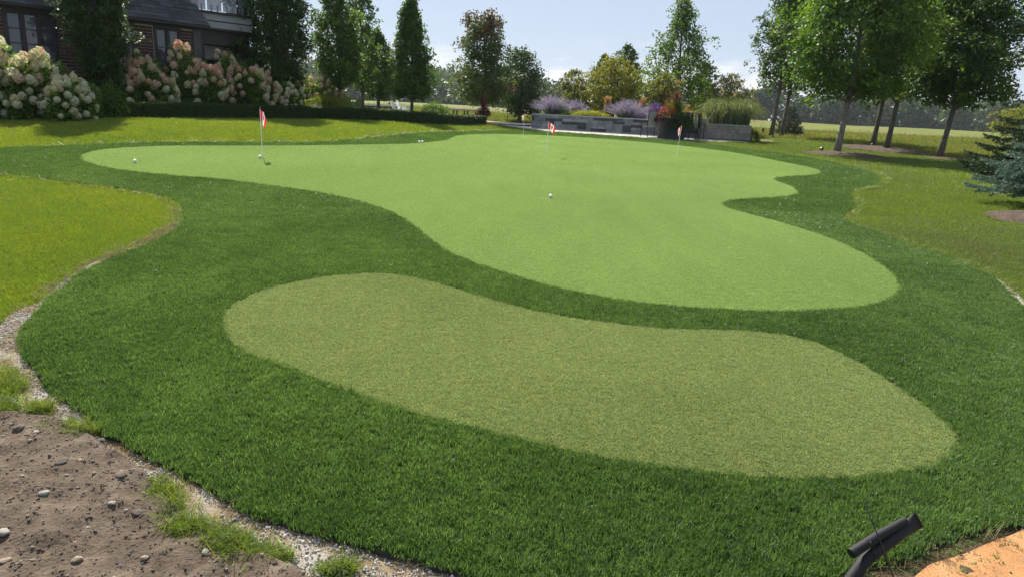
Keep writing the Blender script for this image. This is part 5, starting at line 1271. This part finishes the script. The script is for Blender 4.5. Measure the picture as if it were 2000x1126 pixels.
for i, (u, v, s, k, lab) in enumerate(STONES):
    p = pt(u, v); me = rock('stone' if k != 'clod' else 'earth_clod', {'pale': 'stone_pale', 'tan': 'stone_tan', 'clod': 'clod'}[k], i + 11, .6, 3, .32)
    zz = p.z + .042 + float(soil_disp(np.array([[p.x, p.y]]))[0]) + s * .05
    o = link('stone' if k != 'clod' else 'earth_clod', me, None, None, (p.x, p.y, zz), (0, 0, rng.uniform(0, 6))); o.scale = (s * 1.0, s * .8, s * .8)
    tag(o, lab, 'stone' if k != 'clod' else 'clod', 'stones and clods on the bare soil')
# weeds along the gravel strip and dry thatch at the turf edge
W_ = [(322, 975, 60, 44), (372, 1042, 100, 40), (455, 1075, 90, 50), (520, 1096, 90, 30), (80, 805, 60, 26), (140, 845, 110, 34), (15, 755, 70, 60), (10, 805, 40, 30), (330, 1010, 40, 30), (660, 1122, 70, 20)]
PW = []
for u, v, a, b_ in W_:
    n = int(a * b_ / 34)
    uu, vv = rng.normal(u, a * .26, n), rng.normal(v, b_ * .26, n); PW += [tuple(pt(x, y)) for x, y in zip(uu, vv)]
PW = np.array(PW); PW = PW[~inside(PW[:, :2], FRINGE)]; PW[:, 2] += .012
n = len(PW); T = .42 + rng.normal(0, .22, n) + .2 * vnoise(PW, 5, 2); S = rng.uniform(.35, 1.0, n)
scatter('weeds', tall_src, PW, rots(n, .3), np.c_[S * .8, S * .8, S * rng.uniform(.35, .75, n)], np.clip(T, 0, 1))
def along_edge(n, d0, d1, o0, o1, sel=None):
    t = nrm(np.roll(FRINGE, -1, 0) - FRINGE); nn = np.stack([t[:, 1], -t[:, 0]], 1)
    a = 0.5 * np.sum(FRINGE[:, 0] * np.roll(FRINGE[:, 1], -1) - np.roll(FRINGE[:, 0], -1) * FRINGE[:, 1]); nn = nn if a > 0 else -nn
    seg = np.linalg.norm(np.roll(FRINGE, -1, 0) - FRINGE, axis=1); i = rng.choice(len(FRINGE), n, p=seg / seg.sum()); f = rng.uniform(0, 1, (n, 1))
    P = FRINGE[i] * (1 - f) + np.roll(FRINGE, -1, 0)[i] * f + nn[i] * rng.uniform(o0, o1, (n, 1)); m = (P[:, 1] > d0) & (P[:, 1] < d1) & (np.abs(P[:, 0]) < P[:, 1] * .95 + .4)
    if sel: m &= sel(P)
    P = P[m]; return np.c_[P, g(P[:, 0], P[:, 1]) + .006]
PD = along_edge(7000, 1.6, 7.4, .0, .12, lambda P: (P[:, 0] < .5) & (P[:, 1] < 6.6 + rng.normal(0, .5, len(P))) & (rng.uniform(0, 1, len(P)) < .55 + .6 * np.array([mnoise.noise((x * 1.7, y * 1.7, 4)) for x, y in P])))
S = np.clip(PD[:, 1] / 4, .7, 2.2) * rng.uniform(.5, 1.1, len(PD))
scatter('dry_thatch', dry_src, PD, rots(len(PD), .4), np.c_[S, S, S * .6], np.clip(rng.normal(.5, .25, len(PD)), 0, 1))
PD = along_edge(3200, 3.5, 26, .02, .14, lambda P: ~inside(P, SOIL) & ((P[:, 0] > 1.5) | (P[:, 1] > 5.2)))
S = np.clip(PD[:, 1] / 7, .7, 2.0) * rng.uniform(.4, .9, len(PD))
scatter('edge_grass', tall_src, PD, rots(len(PD), .35), np.c_[S, S, .45 * rng.uniform(.5, 1.1, len(PD))], np.clip(.36 + rng.normal(0, .25, len(PD)), 0, 1))
P2 = pts_in(EDGING, 3000, [FRINGE], 12); S = .005 + .007 * rng.uniform(0, 1, len(P2)) ** 2
scatter('gravel_chips', chip_src, np.c_[P2, g(P2[:, 0], P2[:, 1]) + .008], rng.uniform(0, 6.28, (len(P2), 3)), np.c_[S, S, S], rng.uniform(0, 1, len(P2)))
P2 = pts_in(FRINGE, 500, [GREEN, PAD], 12); P2 = P2[np.abs(P2[:, 0]) < P2[:, 1] * .9][:110]; S = .0022 * np.clip(P2[:, 1], 2, 9) * rng.uniform(.4, 1, len(P2))
scatter('turf_litter', chip_src, np.c_[P2, g(P2[:, 0], P2[:, 1]) + .042], rng.uniform(0, 6.28, (len(P2), 3)), np.c_[S * 1.6, S * .6, S * .4], rng.uniform(0, 1, len(P2)))
P2 = pts_in(CORNER, 700, [FRINGE, SAND], 6); S = rng.uniform(.4, .9, len(P2))
scatter('dry_thatch', dry_src, np.c_[P2, g(P2[:, 0], P2[:, 1]) + .008], rots(len(P2), .5), np.c_[S, S, S * .6], np.clip(rng.normal(.35, .25, len(P2)), 0, 1))
# clippings and cut turf shreds on the orange sand
P2 = pts_in(CORNER, 900, [FRINGE], 6); ed = np.array([np.min(np.linalg.norm(FRINGE - p, axis=1)) for p in P2]); P2 = P2[(ed < .17 * rng.uniform(0, 1, len(P2)) ** .6)]
S = rng.uniform(.3, .8, len(P2))
scatter('turf_clippings', turf_src, np.c_[P2, g(P2[:, 0], P2[:, 1]) + .012], rots(len(P2), .7), np.c_[S * 1.4, S * 1.4, S], np.clip(rng.normal(.35, .2, len(P2)), 0, 1), idx=rng.integers(0, VAR, len(P2)))
P2 = pts_in(SAND, 300, [FRINGE], 6); S = .002 + .004 * rng.uniform(0, 1, len(P2)) ** 4
scatter('sand_crumbs', clod_src, np.c_[P2, g(P2[:, 0], P2[:, 1]) + .012], rng.uniform(0, 6.28, (len(P2), 3)), np.c_[S, S, S], rng.uniform(0, 1, len(P2)))

# ------------------------------------------------------------------ air
hz = bpy.data.materials.new('haze'); hz.use_nodes = True
hn = hz.node_tree; hn.nodes.clear()
ho = hn.nodes.new('ShaderNodeOutputMaterial'); hv = hn.nodes.new('ShaderNodeVolumePrincipled')
hv.inputs['Color'].default_value = (.80, .86, .95, 1); hv.inputs['Density'].default_value = .00020; hv.inputs['Anisotropy'].default_value = .2
hn.links.new(hv.outputs['Volume'], ho.inputs['Volume'])
MB().box(-1400, 1400, -60, 1150, -30, 60).build('haze', hz)['kind'] = 'stuff'
